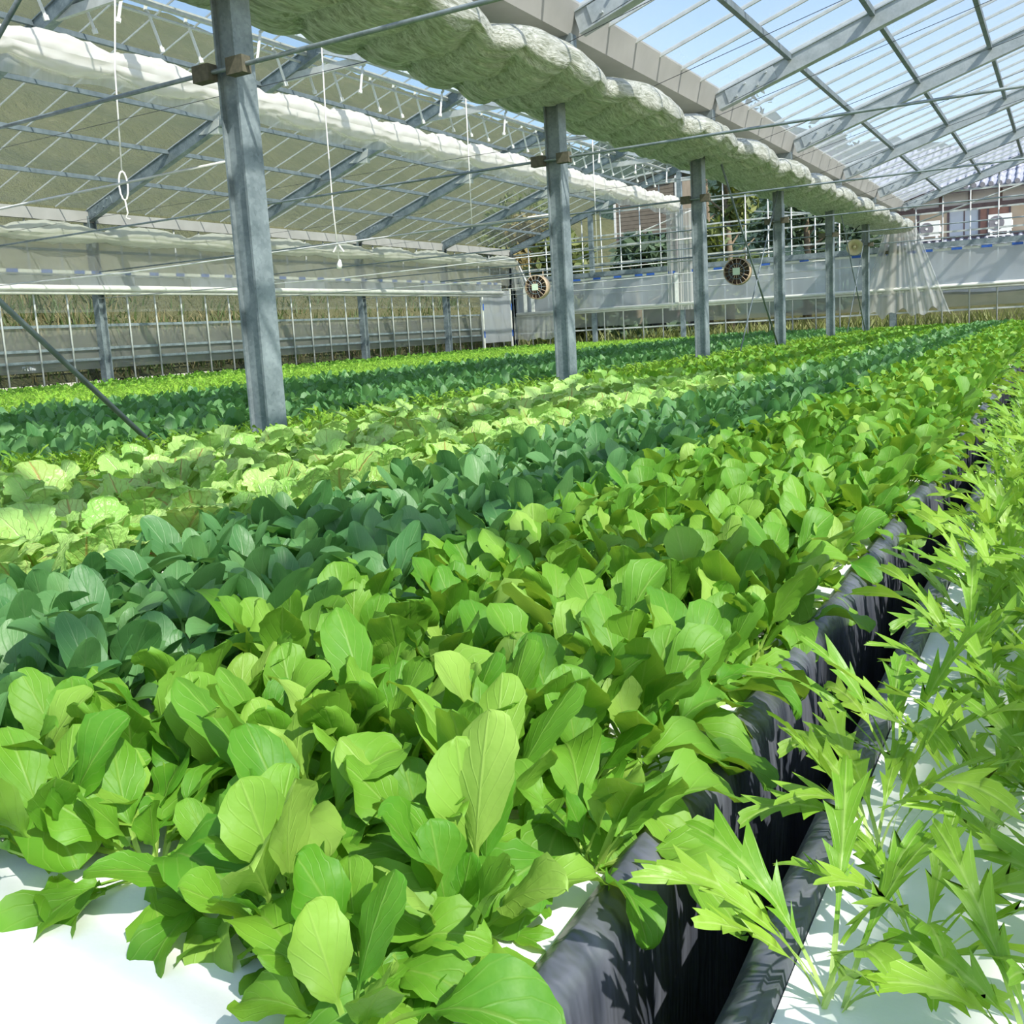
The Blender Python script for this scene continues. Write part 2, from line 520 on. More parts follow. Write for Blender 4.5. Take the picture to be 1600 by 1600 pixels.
for i in range(8, 46, 3):
    link('curtain_wire', tr4, 'black_cable', r3, (0, YN + i * PITCH + .3, 0))
MB().tube([(-6.05, YB[2] - .1, 2.64), (-4.4, YB[2] - .1, 3.75)], .016, 6).build('web_strut', 'galvanized', r2, True)

# ------------------------------------------------------------------ left wall
wl = struct('wall_left', 'left greenhouse wall of steel posts, thin pipes and clear film')
def hpost(w, d, h):
    m = MB()
    m.box((-w / 2, -d / 2, 0), (w / 2, -d / 2 + .012, h)).box((-w / 2, d / 2 - .012, 0), (w / 2, d / 2, h)).box((-.006, -d / 2 + .012, 0), (.006, d / 2 - .012, h))
    return m
pm = hpost(.14, .14, ZE - .1).mesh('post')
for y in YB[2:]:
    link('post', pm, 'galvanized', wl, (XL + .02, y, 0))
pipe = MB().tube([(0, 0, .3), (0, 0, ZE - .18)], .016, 6).mesh('wall_pipe', True)
i = 0
y = YB[2]
while y < YF:
    if i % 6:
        link('wall_pipe', pipe, 'bar_metal', wl, (XL + .0, y, 0))
    y += PITCH; i += 1
for z in (1.78, 1.40, 1.22, 3.0):
    MB().box((XL - .04, YB[1], z - .022), (XL - .01, YF, z + .022)).build('wall_rail', 'galvanized', wl)
for k in range(1, 8):
    ya, yb = YB[k] + .01, YB[k + 1] - .01
    MB().add([(XL - .06, ya, 2.0), (XL - .06, yb, 2.0), (XL - .06, yb, ZE - .1), (XL - .06, ya, ZE - .1)], [(0, 1, 2, 3)]).build('film_pane', 'film_wall', wl)
    MB().add([(XL - .05, ya, 1.06), (XL - .05, yb, 1.06), (XL - .05, yb, 1.78), (XL - .05, ya, 1.78)], [(0, 1, 2, 3)]).build('low_film', 'film_low', wl)

# ------------------------------------------------------------------ far wall
wb = struct('wall_back', 'far gable wall of thin pipes, open above to the trees and the house')
def gable_z(x):
    if x < XC:
        return ZE + SL * (min(x - XL, XC - x)) - .12
    return ZE + SL * min(x - XC, XR - x) - .12
x = -1.355
xs = []
while x > XL + .1:
    xs.append(x); x -= .5765
x = -1.355 + .5765
while x < XR:
    xs.append(x); x += .5765
for x in xs:
    MB().tube([(x, YF + .02, .3), (x, YF + .02, gable_z(x))], .017, 6).build('wall_pipe', 'bar_metal', wb, True)
for x in (-11.45, XRID, -6.2, XRID2):
    MB().box((x - .06, YF - .05, 0), (x + .06, YF + .05, gable_z(x))).build('post', 'galvanized', wb)
for x in (XL, XC):
    hp = hpost(.14, .14, ZE - .1).build('post', 'galvanized', wb); hp.location = (x + .03, YF, 0)
for z, xa, xb in ((4.36, -11.6, -6.1), (3.76, -13.4, -3.9), (3.46, XL, XR), (3.0, XL, XR), (1.2, XL, XR), (4.36, -1.2, 4.6), (3.9, -2.6, 6)):
    MB().box((xa, YF + .035, z - .02), (xb, YF + .065, z + .02)).build('wall_rail', 'bar_metal', wb)
MB().box((XL, YF - .03, 2.66), (XR, YF + .03, 2.78)).build('gable_beam', 'galvanized', wb)
MB().tube([(-6.9, YF + .05, 3.95), (XC, YF + .05, 3.5)], .02, 6).build('gable_brace', 'bar_metal', wb, True)
MB().tube([(-11.9, YF + .05, 3.2), (-8.4, YF + .05, 4.2)], .02, 6).build('gable_brace', 'bar_metal', wb, True)
MB().tube([(-4.0, YF + .05, 3.0), (1.2, YF + .05, 4.5)], .02, 6).build('gable_brace', 'bar_metal', wb, True)
for k, xa in enumerate(np.arange(XL, XR - .5, 3.5)):
    MB().add([(xa, YF + .08, 1.28), (xa + 3.49, YF + .08, 1.28), (xa + 3.49, YF + .08, 1.72), (xa, YF + .08, 1.72)], [(0, 1, 2, 3)]).build('low_film', 'film_low', wb)

# ------------------------------------------------------------------ steel columns
cw = .066
fm1 = MB().box((cw - .014, -cw, 0), (cw, cw, ZE - .08)).mesh('flange')
fm2 = MB().box((-cw, -cw, 0), (-cw + .012, cw, ZE - .08)).mesh('flange')
wm = MB().box((-cw + .012, -.042, 0), (cw - .014, .042, ZE - .08)).mesh('web')
cb = MB().box((-.14, -.14, 0), (.14, .14, .02)).mesh('base_plate')
ch = MB().box((-.2, -.05, ZE - .2), (.2, .05, ZE - .08)).mesh('head_plate')
ordn = ['thick galvanized steel column nearest the camera, left of the leafy chard rows',
        'second steel column along the valley gutter, beside a hanging round fan',
        'third steel column along the valley gutter, just short of the crossed brace rods',
        'fourth steel column along the valley gutter, past the crossed brace rods',
        'fifth steel column along the valley gutter, next before the horn speaker',
        'farthest steel column along the valley gutter, carrying the horn speaker']
for i, y in enumerate(YB[2:8]):
    c = thing('steel_column', ordn[i], 'column', (XC, y, 0), 'steel columns under the valley gutter')
    link('flange', fm1, 'galvanized', c); link('flange', fm2, 'galvanized', c)
    link('web', wm, 'galvanized', c); link('base_plate', cb, 'galvanized', c); link('head_plate', ch, 'galvanized', c)
def brace(a, b, label, r=.013):
    tag(MB().tube([a, b], r, 8).build('brace_rod', 'dark_steel', None, True), label, 'rod', 'diagonal brace rods')
brace((-3.75, 3.17, .74), (-3.75, .0, 3.93), 'grey diagonal brace rod rising out of the mizuna left of the nearest column')
brace((XC + .09, YB[4] + 3.1, .8), (XC + .09, YB[4] + .12, 3.5), 'brace rod slanting down to the right across the second fan')
brace((XC + .09, YB[4] + 1.1, .8), (XC + .09, YB[4] + 3.4, 3.3), 'thin brace rod slanting down to the left below the second fan', .009)
brace((XC + .09, YB[6] + 3.0, .8), (XC + .09, YB[6] + .12, 3.4), 'far brace rod slanting beside the horn speaker column', .010)
brace((XC + .09, YB[6] + .9, .8), (XC + .09, YB[6] + 3.3, 3.2), 'thin far brace rod leaning the other way near the horn speaker', .008)

# ------------------------------------------------------------------ gathered curtains
def hsh(i):
    return (math.sin(i * 127.1 + 3.3) * 43758.5453) % 1.0
def bundle(name, xc, zc, w, h, ya, yb, period, sag, mat, label, cat='curtain', fold=.016, nper=14, nsec=28, lean=0.0, puff=.0, smooth=True):
    """folded curtain hanging in swags between its hooks; one period is one swag"""
    n = int((yb - ya) / period * nper)
    m = MB()
    def f(u, v):
        y = ya + (yb - ya) * v
        s = (y - ya) / period
        k = math.floor(s); t = s - k
        sw = math.sin(PI * t) ** .7                       # 0 at hooks, 1 mid-swag
        a = 2 * PI * u
        rx = w / 2 * (.86 + .18 * sw); rz = h / 2 * (.62 + .55 * sw)
        cx, sx = math.cos(a), math.sin(a)
        x = rx * (abs(cx) ** .85) * (1 if cx > 0 else -1)
        z = rz * (abs(sx) ** .9) * (1 if sx > 0 else -1)
        z += puff * sw * max(sx, 0) - sag * sw * .6 + lean * x
        q = math.sin(a * 9 + 1.3 * math.sin(y * 3.1 + k * 2.2)) * fold
        q += math.sin(a * 5 - y * 21 + 3 * hsh(k)) * fold * .7 + math.sin(y * 34 + a * 3) * fold * .5
        l = math.hypot(x, z) + 1e-6
        return (xc + x * (1 + q / l), y + math.sin(a * 4 + k) * .02, zc + z * (1 + q / l))
    m.grid(f, nsec, n)
    m.f.append(tuple(range(nsec))[::-1])
    b = n * (nsec + 1)
    m.f.append(tuple(b + i for i in range(nsec)))
    return m.build(name, mat, None, smooth), label, cat
def mk(res, group=None):
    tag(res[0], res[1], res[2], group)
    return res[0]
def central_curtain():
    ya, yb, per = YB[1] - 1.66, YF - .3, 1.745
    nsec, nper = 150, 30
    n = int((yb - ya) / per * nper)
    m = MB()
    def f(u, v):
        y = ya + (yb - ya) * v
        s_ = (y - ya) / per
        k = math.floor(s_); t = s_ - k
        sw = math.sin(PI * min(1, t * 1.0)) ** .55            # 0 at the hooks, 1 in mid-swag
        half = abs(math.sin(2 * PI * s_)) ** .6
        a = 2 * PI * u
        cx, sx = math.cos(a), math.sin(a)
        xr, xl = -3.19 + .13 * sw + .02 * hsh(k), -4.04 - .03 * half
        xm, hw = (xr + xl) / 2, (xr - xl) / 2
        xn = (abs(cx) ** .8) * (1 if cx > 0 else -1)
        x = xm + hw * xn
        zc = 3.165 + .02 * (1 - xn) * .5
        if sx > 0:
            z = zc + (.05 + (.15 + .04 * hsh(k + 9)) * sw * (.65 + .35 * xn)) * sx ** .75
        else:
            yy = s_ * 3 + .42 * xn + .12 * math.sin(xn * 5 + k)      # the underside sags between cross wires
            q = abs(math.sin(PI * yy)) ** .5
            z = zc - (.015 + .025 * sw + (.095 + .03 * hsh(math.floor(yy))) * q) * abs(sx) ** .5
        z += .006 * math.sin(xn * 21 + 2.0 * math.sin(y * 1.9 + k)) + .005 * math.sin(xn * 46 + 2.2 * math.sin(y * 3.6 + xn * 2))
        z += .004 * math.sin(y * 9 + xn * 5)
        x += .006 * math.sin(y * 13 + 5 * hsh(k) + 3 * sx)
        return (x, y, z)
    m.grid(f, nsec, n)
    m.f.append(tuple(range(nsec))[::-1])
    b = n * (nsec + 1)
    m.f.append(tuple(b + i for i in range(nsec)))
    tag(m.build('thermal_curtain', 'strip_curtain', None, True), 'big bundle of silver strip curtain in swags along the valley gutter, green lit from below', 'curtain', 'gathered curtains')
central_curtain()
mk(bundle('thermal_curtain', XL + .32, 3.19, .34, .20, YB[1], YF - .4, 1.745, .0, 'film_curtain_left',
          'pale grey curtain bundle in swags along the left wall', fold=.014, puff=.09))
mk(bundle('thermal_curtain', XRID + .02, 4.32, .17, .34, YB[1], YF - .25, 1.1667, .02, 'film_curtain_white',
          'bright white curtain bundle hanging under the left ridge', fold=.012))

def sheet(name, fn, nu, nv, mat, parent=None):
    return MB().grid(fn, nu, nv).build(name, mat, parent, True)
o = sheet('hanging_film', lambda u, v: (XRID + .05 - .04 * v + .02 * math.sin(u * 70), YB[1] + (YF - .3 - YB[1]) * u, 4.2 - (.17 + .03 * math.sin(u * 61) + .02 * math.sin(u * 150)) * v), 300, 4, 'film_drop')
tag(o, 'thin film fringe under the white ridge curtain', 'film')
# film hanging from the left curtain
o = sheet('hanging_film', lambda u, v: (XL + .26 + .03 * math.sin(u * 90) * (1 - v) + .02 * math.sin(u * 23), YB[1] + (YF - .5 - YB[1]) * u, 3.14 - .56 * v), 260, 6, 'film_low')
tag(o, 'clear film hanging from the left wall curtain down to the roll', 'film')
# far ends of the curtains: pleated film falling down the gable
def drop(x0, x1, z0, x2, x3, z1, y, amp, freq, label, mat='film_drop', ragged=0.0):
    def f(u, v):
        xa = x0 + (x2 - x0) * v; xb = x1 + (x3 - x1) * v
        zb = z1 + ragged * (math.sin(u * 17) * .5 + math.sin(u * 41) * .3)
        return (xa + (xb - xa) * u, y + amp * (0.4 + .6 * v) * (.7 * math.sin(u * freq * .42 + 2.2 * math.sin(u * 7.3)) + .5 * math.sin(u * freq * .83 + 3 * math.sin(u * 11))), z0 + (zb - z0) * v)
    tag(sheet('pleated_film', f, 120, 14, mat), label, 'film', 'pleated ends of the curtains')
drop(-3.75, -3.05, 3.16, -4.35, -2.3, 1.2, YF - .14, .05, 70, 'pleated film fanning out below the end of the central curtain', ragged=.16)
drop(-9.2, -8.5, 4.2, -9.2, -8.5, 1.6, YF - .12, .03, 60, 'straight clear film falling from the end of the white ridge curtain')
drop(-13.95, -13.75, 3.3, -14.0, -13.3, 2.45, YF - .12, .03, 50, 'small fan of pleated film at the end of the left wall curtain')
drop(-14.0, -12.2, 1.7, -14.0, -12.35, 1.02, YF - .10, .03, 40, 'wrinkled film skirt hanging in the far corner beside the fan', ragged=.05)

# roll-up side curtains
def rollup(label, a, b, ztop, zbot, step, off, r, clipw=.18, matsheet='film_sheet'):
    a, b = Vector((a[0], a[1], 0)), Vector((b[0], b[1], 0))
    t = thing('roll_up_curtain', label, 'curtain', tuple((a + b) / 2 + Vector((0, 0, zbot))))
    C = t.location.copy()
    d = (b - a); L = d.length; d.normalize()
    nrm = Vector(off).normalized()
    def P(s, z, o=0.0):
        return a + d * s + nrm * o + Vector((0, 0, z)) - C
    m = MB(); m.grid(lambda u, v: P(L * u, zbot + (ztop - zbot) * v, .02 + .012 * math.sin(u * 60)), 60, 3); m.build('sheet', matsheet, t, True)
    MB().tube([P(0, zbot, .06), P(L, zbot, .06)], r, 12).build('roll', 'tube_white', t, True)
    MB().tube([P(0, zbot - r * 1.5, .03), P(L, zbot - r * 1.5, .03)], r * .6, 10).build('roll_core', 'tube_white', t, True)
    MB().beam(P(0, ztop, .03), P(L, ztop, .03), .02, .05).build('batten', 'tube_white', t)
    s = .3
    k = 0
    cm = None
    while s < L - .3:
        m = MB().beam(P(s, ztop, .045), P(s + clipw, ztop, .045), .025, .055)
        m.build('clip', 'clip_blue', t)
        s += step * (1.0 if k % 6 else .55)
        k += 1
    return t
tl = rollup('white roll-up curtain with blue clips on the left wall', (XL + .1, YB[1]), (XL + .1, 23.9), 2.64, 2.38, .5833, (1, 0, 0), .05)
MB().add([(0, -12, .04), (0, 11, .04), (0, 11, .2), (0, -12, .2)], [(0, 1, 2, 3)]).build('grey_band', 'film_low', tl).location = (.02, 0, .0)
rollup('long milky roll-up curtain across the far gable wall', (XL + .2, YF - .05), (XR - .3, YF - .05), 2.60, 1.76, .62, (0, -1, 0), .045, .22)
# film door in the corner of the left wall
dd = thing('film_door', 'grey film door panel at the far end of the left wall', 'door', (XL + .12, 23.6, .8))
MB().grid(lambda u, v: (.01 * math.sin(u * 9), -.78 + 1.56 * u, .2 + 1.45 * v), 12, 2).build('door_film', 'film_sheet', dd, True)
for y in (-.78, .78):
    MB().box((-.02, y - .02, .0), (.02, y + .02, 1.7)).build('door_stile', 'tube_white', dd)
for y in (-.78, .78):
    for z in (.35, 1.1):
        MB().box((.02, y - .022, z), (.035, y + .022, z + .18)).build('clip', 'clip_blue', dd)
for k, x in enumerate((-13.55, -13.3, -8.95)):
    tag(MB().box((x - .05, YF - .16, 1.8), (x + .05, YF - .145, 2.58)).build('white_tape', 'white_metal'),
        ['white strip on the far film, nearest the corner fan', 'second white strip on the far film beside the corner fan', 'white vertical strip on the far film below the brown shed'][k], 'strip')

# ------------------------------------------------------------------ circulation fans
def fan(x, y, z, label):
    t = thing('circulation_fan', label, 'fan', (x, y, z), 'round circulation fans')
    R = .185
    ax = Vector((.10, -.95, 0)).normalized()
    MB().lathe([(R, 0), (R + .012, .0), (R + .012, -.16), (R, -.16), (R, 0)], (0, 0, 0), ax, 28).build('housing', 'fan_tan', t, True)
    MB().lathe([(0, -.12), (R, -.12)], (0, 0, 0), ax, 28).build('back_guard', 'fan_dark', t)
    xx = ax.orthogonal().normalized(); yy = ax.cross(xx)
    for k in range(5):
        a = 2 * PI * k / 5
        m = MB()
        p = lambda rr, aa, h: (xx * math.cos(aa) + yy * math.sin(aa)) * rr + ax * h
        m.add([p(.05, a - .2, -.08), p(.17, a - .34, -.09), p(.175, a + .3, -.04), p(.05, a + .25, -.05)], [(0, 1, 2, 3)])
        m.build('blade', 'fan_dark', t)
    for k in range(16):
        a = 2 * PI * k / 16
        dr = xx * math.cos(a) + yy * math.sin(a)
        MB().tube([dr * .03 + ax * .02, dr * R + ax * .005], .0045, 4).build('guard_wire', 'fan_tan' if k % 3 else 'dark_steel', t)
    MB().lathe([(R * .6, .012), (R * .6 + .006, .018), (R * .6, .024), (R * .6 - .006, .018), (R * .6, .012)], (0, 0, 0), ax, 24).build('guard_ring', 'dark_steel', t)
    m = MB()
    q = .052
    ux, uz = Vector((1, .105, 0)).normalized(), Vector((0, 0, 1))
    c = ax * .03
    pts = [c + ux * i * q + uz * j * q + ax * h for h in (0, .012) for i, j in ((-1, -1), (1, -1), (1, 1), (-1, 1))]
    m.add(pts, [(3, 2, 1, 0), (4, 5, 6, 7), (0, 1, 5, 4), (1, 2, 6, 5), (2, 3, 7, 6), (3, 0, 4, 7)])
    m.build('name_plate', 'plate_green', t)
    for s in (-.12, .12):
        MB().tube([(s, .05, R * .76), (s, .05, R + .07)], .010, 6).build('hanger', 'fan_tan', t)
fan(-7.58, 14.1, 1.99, 'round caged fan hanging beside the second column')
fan(-4.21, 14.1, 1.98, 'round caged fan hanging between the third and fourth columns')
tag(MB().tube([(-9.5, 14.16, 2.22), (-7.5, 14.16, 2.245), (-4.2, 14.16, 2.245), (XC, 14.16, 2.26)], .012, 6).build('hanging_rail', 'dark_steel', None, True), 'thin dark rail the two round fans hang from', 'rail')

# ------------------------------------------------------------------ horn speaker on the farthest column
sp_ = thing('horn_speaker', 'cream horn loudspeaker fixed to the farthest column', 'speaker', (XC - .2, YB[7] - .14, 2.62))
ax = Vector((.25, -.95, -.15))
MB().lathe([(.02, -.2), (.035, -.12), (.05, -.05), (.09, .03), (.15, .1), (.165, .11), (.16, .12), (.10, .05), (.04, .0), (.0, -.02)], (0, 0, 0), ax, 24).build('horn', 'horn_ivory', sp_, True)
MB().lathe([(0, .0), (.035, .0), (.04, .05), (.02, .08), (0, .085)], (0, 0, 0), ax, 14).build('horn_core', 'horn_ivory', sp_, True)
MB().box((-.02, .08, -.05), (.12, .11, .05)).build('bracket', 'dark_steel', sp_)
tag(MB().tube([(XC - .1, YB[7] - .09, 3.05), (XC - .35, YB[7] - .09, 2.8), (XC - .3, YB[7] - .05, 2.72), (XC - .13, YB[7] - .1, 2.68)], .008, 5).build('speaker_cable', 'black_cable', None, True), 'black cable looping down to the horn speaker', 'cable')

# ------------------------------------------------------------------ white pull cords
def cord(pts, label, knot, loop=False):
    t = thing('pull_cord', label, 'cord', pts[-1], 'white pull cords from the roof')
    L = Vector(pts[-1])
    MB().tube([Vector(p) - L for p in pts], .009, 5).build('cord', 'cord_white', t, True)
    if loop:
        e = Vector(pts[-1]) - L
        a = []
        for k in range(13):
            w = 2 * PI * k / 12
            a.append(e + Vector((.028 * math.sin(w), .028 * math.sin(w), -.14 + .14 * math.cos(w))))
        MB().tube(a, .009, 5).build('loop', 'cord_white', t, True)
        MB().tube([e + Vector((0, 0, -.28)), e + Vector((.02, .0, -.40)), e + Vector((-.02, 0, -.44)), e + Vector((.02, .02, -.46))], .008, 5).build('hook', 'cord_white', t, True)
    for k in range(knot):
        MB().lathe([(0, -.05), (.03, -.05), (.035, 0), (.015, .06), (0, .07)], (0, 0, 0), (.1, .1, 1), 8).build('tassel', 'cord_white', t, True)
        for s in (-1, 1):
            MB().tube([(0, 0, .26), (.05 * s, .04 * s, .16)], .013, 5).build('bow_end', 'cord_white', t)
cord([(-8.0, 6.70, 5.1), (-8.0, 6.55, 4.0), (-8.0, 6.50, 3.05)], 'white cord ending in a long loop and hook, left of the nearest column', 0, True)
cord([(-8.0, 9.66, 5.1), (-8.0, 9.62, 4.0), (-8.0, 9.62, 3.0), (-8.0, 9.66, 2.25)], 'white cord with a tied bow and tassel right of the nearest column', 1)
cord([(-8.0, 12.95, 5.1), (-8.0, 12.9, 2.9)], 'plain white cord hanging straight before the second column', 0)
cord([(-8.0, 17.5, 5.1), (-8.0, 17.5, 2.5)], 'far plain white cord in front of the brown shed', 0)

# ------------------------------------------------------------------ growing beds
def bed(name, label, xa, xb, ya, yb, ledge=.045, lip=.02, ncol=3):
    t = thing(name, label, 'growing bed', ((xa + xb) / 2, (ya + yb) / 2, 0))
    C = t.location
    r = .03
    for side, x, s in (('l', xa, -1), ('r', xb, 1)):
        # liner cross-section: inner drop, rim, rounded corner, outer wall
        pr = [(-ledge - .004, PANEL - .03), (-ledge, PANEL + .012), (-ledge + .01, PANEL + lip), (-r, PANEL + lip + .004), (-r * .45, PANEL + lip - .003),
              (-r * .1, PANEL + lip - .014), (0, PANEL + lip - .035), (.004, PANEL - .1), (-.004, .5), (.006, .25), (0, .02)]
        n = int((yb - ya) * (14 if abs(x) < .6 else 3))
        m = MB()
        def f(u, v, pr=pr, s=s, x=x):
            i = u * (len(pr) - 1); k = min(int(i), len(pr) - 2); q = i - k
            px = pr[k][0] + (pr[k + 1][0] - pr[k][0]) * q; pz = pr[k][1] + (pr[k + 1][1] - pr[k][1]) * q
            y = ya + (yb - ya) * v
            wv = .006 * math.sin(y * 9.7 + pz * 4) + .004 * math.sin(y * 23 + pz * 11) + .003 * math.sin(y * 61)
            low = min(1.0, max(0.0, (PANEL + lip - pz) / .1))
            return (x + s * (px + wv * low) - C[0], y - C[1], pz + .003 * math.sin(y * 17) * (1 - low) )
        m.grid(f, len(pr) - 1, n)
        m.build('liner', 'liner_film', t, True)
    MB().box((xa + .05, ya, .02), (xb - .05, yb, PANEL - .045)).build('trough', 'dark_inside', t).location = (-C[0], -C[1], 0)
    w = (xb - xa - 2 * ledge) / ncol
    pm = MB()
    e = .003
    pm.add([(e, e, 0), (w - e, e, 0), (w - e, .9 - e, 0), (e, .9 - e, 0), (e, e, -.006), (w - e, e, -.006), (w - e, .9 - e, -.006), (e, .9 - e, -.006),
            (0, 0, -.035), (w, 0, -.035), (w, .9, -.035), (0, .9, -.035)],
           [(0, 1, 2, 3), (0, 4, 5, 1), (1, 5, 6, 2), (2, 6, 7, 3), (3, 7, 4, 0), (4, 8, 9, 5), (5, 9, 10, 6), (6, 10, 11, 7), (7, 11, 8, 4)])
    pmesh = pm.mesh('foam_panel')
    y = ya
    while y < yb - .5:
        for i in range(ncol):
            link('foam_panel', pmesh, 'foam', t, (xa + ledge + w * i - C[0], y - C[1], PANEL))
        y += .9
    return t
bed('growing_bed', 'long growing bed with black liner and white foam panels carrying the arugula, spinach and chard', -3.35, -.315, -.62, 24.0)
bed('growing_bed', 'growing bed with pale grey liner rim carrying the feathery mizuna beside the dark gap', -.222, .95, -.62, 20.0, .042, .006, 1)
bed('growing_bed', 'growing bed behind the columns carrying the second block of spinach', -8.0, -3.87, 1.8, 24.0)
bed('growing_bed', 'growing bed along the left wall carrying the farthest greens', -13.6, -8.15, 3.6, 24.0)

# ------------------------------------------------------------------ leaves
def leaf_geo(L, W, pf, a0, a1, kpk, pw, fold, wave, nv, nu, seed, lobes=0, tipdroop=1.6, pwid=.0028, crinkle=0.0, twist=0.0):
    """one leaf with its petiole; base at the origin, growing up and bending towards +X"""
    rs = np.random.default_rng(seed)
    ph = rs.uniform(0, 6.28, 6)
    npet = 3 if nv > 5 else 1
    sb = np.linspace(0, 1, nv + 1)
    if not lobes:
        sb = .25 * sb + .75 * (.5 - .5 * np.cos(PI * sb))
    ts = np.concatenate([np.linspace(0, pf, npet, endpoint=False), pf + (1 - pf) * sb])
    pos = np.zeros(3); pv = []
    rows = []
    prev = 0.0
    for t in ts:
        a = a0 + (a1 - a0) * t ** tipdroop
        am = a
        pos = pos + np.array([math.sin(am), 0, math.cos(am)]) * (t - prev) * L
        prev = t
        T = np.array([math.sin(a), 0, math.cos(a)]); N = np.array([-math.cos(a), 0, math.sin(a)])
        s = max(0.0, (t - pf) / (1 - pf))
        if s <= 0:
            hw = pwid * (1.4 - .4 * t / pf)
        else:
            q = abs(2 * s ** kpk - 1)
            hw = W / 2 * max(0.0, 1 - q ** pw) ** (1 / pw)
            hw = max(hw, pwid if s < .9 else .0012)
        sweep = 0.0
        rowv = []
        for j in range(nu + 1):
            u = 2 * j / nu - 1
            w = hw
            if lobes and s > 0:
                sl = s * lobes + (.15 * math.sin(ph[2]) if u > 0 else .37)
                saw = (sl % 1.0) ** 1.7 * (.45 + .75 * hsh(math.floor(sl) + seed * 3.7 + (u > 0) * 11))
                saw = saw * (1 if s < .8 else .45)
                w = max(pwid, hw * (.36 + .90 * saw))
                sweep = .42 * L / lobes * saw * abs(u)
            au = abs(u)
            lift = fold * au * w + (wave * math.sin(s * 9 + ph[0] + (u > 0) * ph[1]) * au ** 2 if s > 0 else 0)
            if crinkle and s > 0:
                lift += crinkle * math.sin(s * 31 + ph[3] + au * 7) * (.25 + .75 * au)
                w = w * (1 + min(.12, crinkle * 35) * math.sin(s * 26 + ph[4] + (u > 0) * 2.0) * au)
            y = u * w * math.cos(min(1.2, abs(fold) * .5))
            p = pos + N * lift + T * sweep + np.array([0, y, 0])
            if twist:
                ang = twist * t
                c_, s_ = math.cos(ang), math.sin(ang)
                d = p - pos
                p = pos + np.array([d[0], d[1] * c_, d[2] + d[1] * s_])
            rowv.append(p)
        rows.append(rowv)
    V = np.array(rows).reshape(-1, 3)
    n = nu + 1
    F, = [[(r * n + j, r * n + j + 1, (r + 1) * n + j + 1, (r + 1) * n + j) for r in range(len(ts) - 1) for j in range(nu)]]
    UV = np.array([((2 * j / nu - 1) * .5 + .5, t) for t in ts for j in range(n)])
    return V, np.array(F), UV
def leaf_mesh(name, geo, mat):
    V, F, UV = geo
    m = bpy.data.meshes.new(name)
    m.from_pydata(V.tolist(), [], F.tolist())
    m.polygons.foreach_set('use_smooth', np.ones(len(F), bool))
    uv = m.uv_layers.new(name='uv')
    uv.data.foreach_set('uv', UV[F.ravel()].astype(np.float32).ravel())
    m.materials.append(M[mat])
    m.update()
    return m
R_ = math.radians
def proto_set(mat, fn, n):
    """near (fine) and far (coarse) version of n leaf shapes"""
    return {'mat': mat, 'near': [leaf_geo(**fn(k, True)) for k in range(n)], 'far': [leaf_geo(**fn(k, False)) for k in range(n)]}
def rk(k, i, a, b):
    return a + (b - a) * hsh(k * 7.3 + i * 3.1)
def f_arug(k, near):
    out = k >= 4
    return dict(L=rk(k, 1, .15, .19), W=rk(k, 2, .046, .072), pf=rk(k, 3, .36, .46), a0=R_(rk(k, 4, 4, 16)) + (.25 if out else 0), a1=R_(rk(k, 5, 95, 150) if out else rk(k, 5, 20, 70)),
                kpk=rk(k, 6, 1.15, 1.75), pw=rk(k, 7, 1.75, 2.15), fold=rk(k, 8, -.25, .6), wave=rk(k, 9, .003, .010), nv=14 if near else 4, nu=6 if near else 2, seed=k,
                twist=rk(k, 10, -.6, .6) if near else 0, crinkle=.0016 if near else 0)
def f_spin(k, near):
    out = k >= 4
    return dict(L=rk(k, 11, .165, .20), W=rk(k, 12, .056, .078), pf=rk(k, 13, .36, .44), a0=R_(rk(k, 14, 0, 12)) + (.15 if out else 0), a1=R_(rk(k, 15, 50, 95) if out else rk(k, 15, 5, 40)),
                kpk=rk(k, 16, .70, .88), pw=rk(k, 17, 1.55, 1.9), fold=rk(k, 18, .1, .6), wave=rk(k, 19, .001, .005), nv=10 if near else 4, nu=4 if near else 2, seed=k + 50,
                twist=rk(k, 20, -.4, .4) if near else 0)
def f_chard(k, near):
    out = k >= 3
    return dict(L=rk(k, 21, .19, .235), W=rk(k, 22, .09, .125), pf=rk(k, 23, .36, .44), a0=R_(rk(k, 24, 5, 20)), a1=R_(rk(k, 25, 50, 92) if out else rk(k, 25, 10, 45)),
                kpk=rk(k, 26, .85, 1.1), pw=rk(k, 27, 2.0, 2.5), fold=rk(k, 28, -.1, .35), wave=rk(k, 29, .006, .012), nv=18 if near else 4, nu=8 if near else 2, seed=k + 90,
                crinkle=.0042 if near else .002, pwid=.0042)
def f_miz(k, near):
    return dict(L=rk(k, 31, .21, .29), W=rk(k, 32, .036, .056), pf=rk(k, 33, .30, .42), a0=R_(rk(k, 34, 2, 14)), a1=R_(rk(k, 35, 30, 110)),
                kpk=rk(k, 36, 1.0, 1.3), pw=rk(k, 37, 1.7, 2.1), fold=rk(k, 38, -.1, .4), wave=rk(k, 39, .002, .006), nv=28 if near else 6, nu=2, seed=k + 130, lobes=(rk(k, 41, 3.4, 5.2) if near else 2), pwid=.0022,
                twist=rk(k, 40, -.8, .8))
PS = {'arugula': proto_set('leaf_arugula', f_arug, 9), 'spinach': proto_set('leaf_spinach', f_spin, 8), 'chard': proto_set('leaf_chard', f_chard, 8), 'mizuna': proto_set('leaf_mizuna', f_miz, 9)}
for k, p in PS.items():
    p['mesh'] = [leaf_mesh('leaf', g_, 'leaf_chard_red' if (k == 'chard' and i % 2) else p['mat']) for i, g_ in enumerate(p['near'])]
NLEAF = {'arugula': 14, 'spinach': 10, 'chard': 8, 'mizuna': 13}

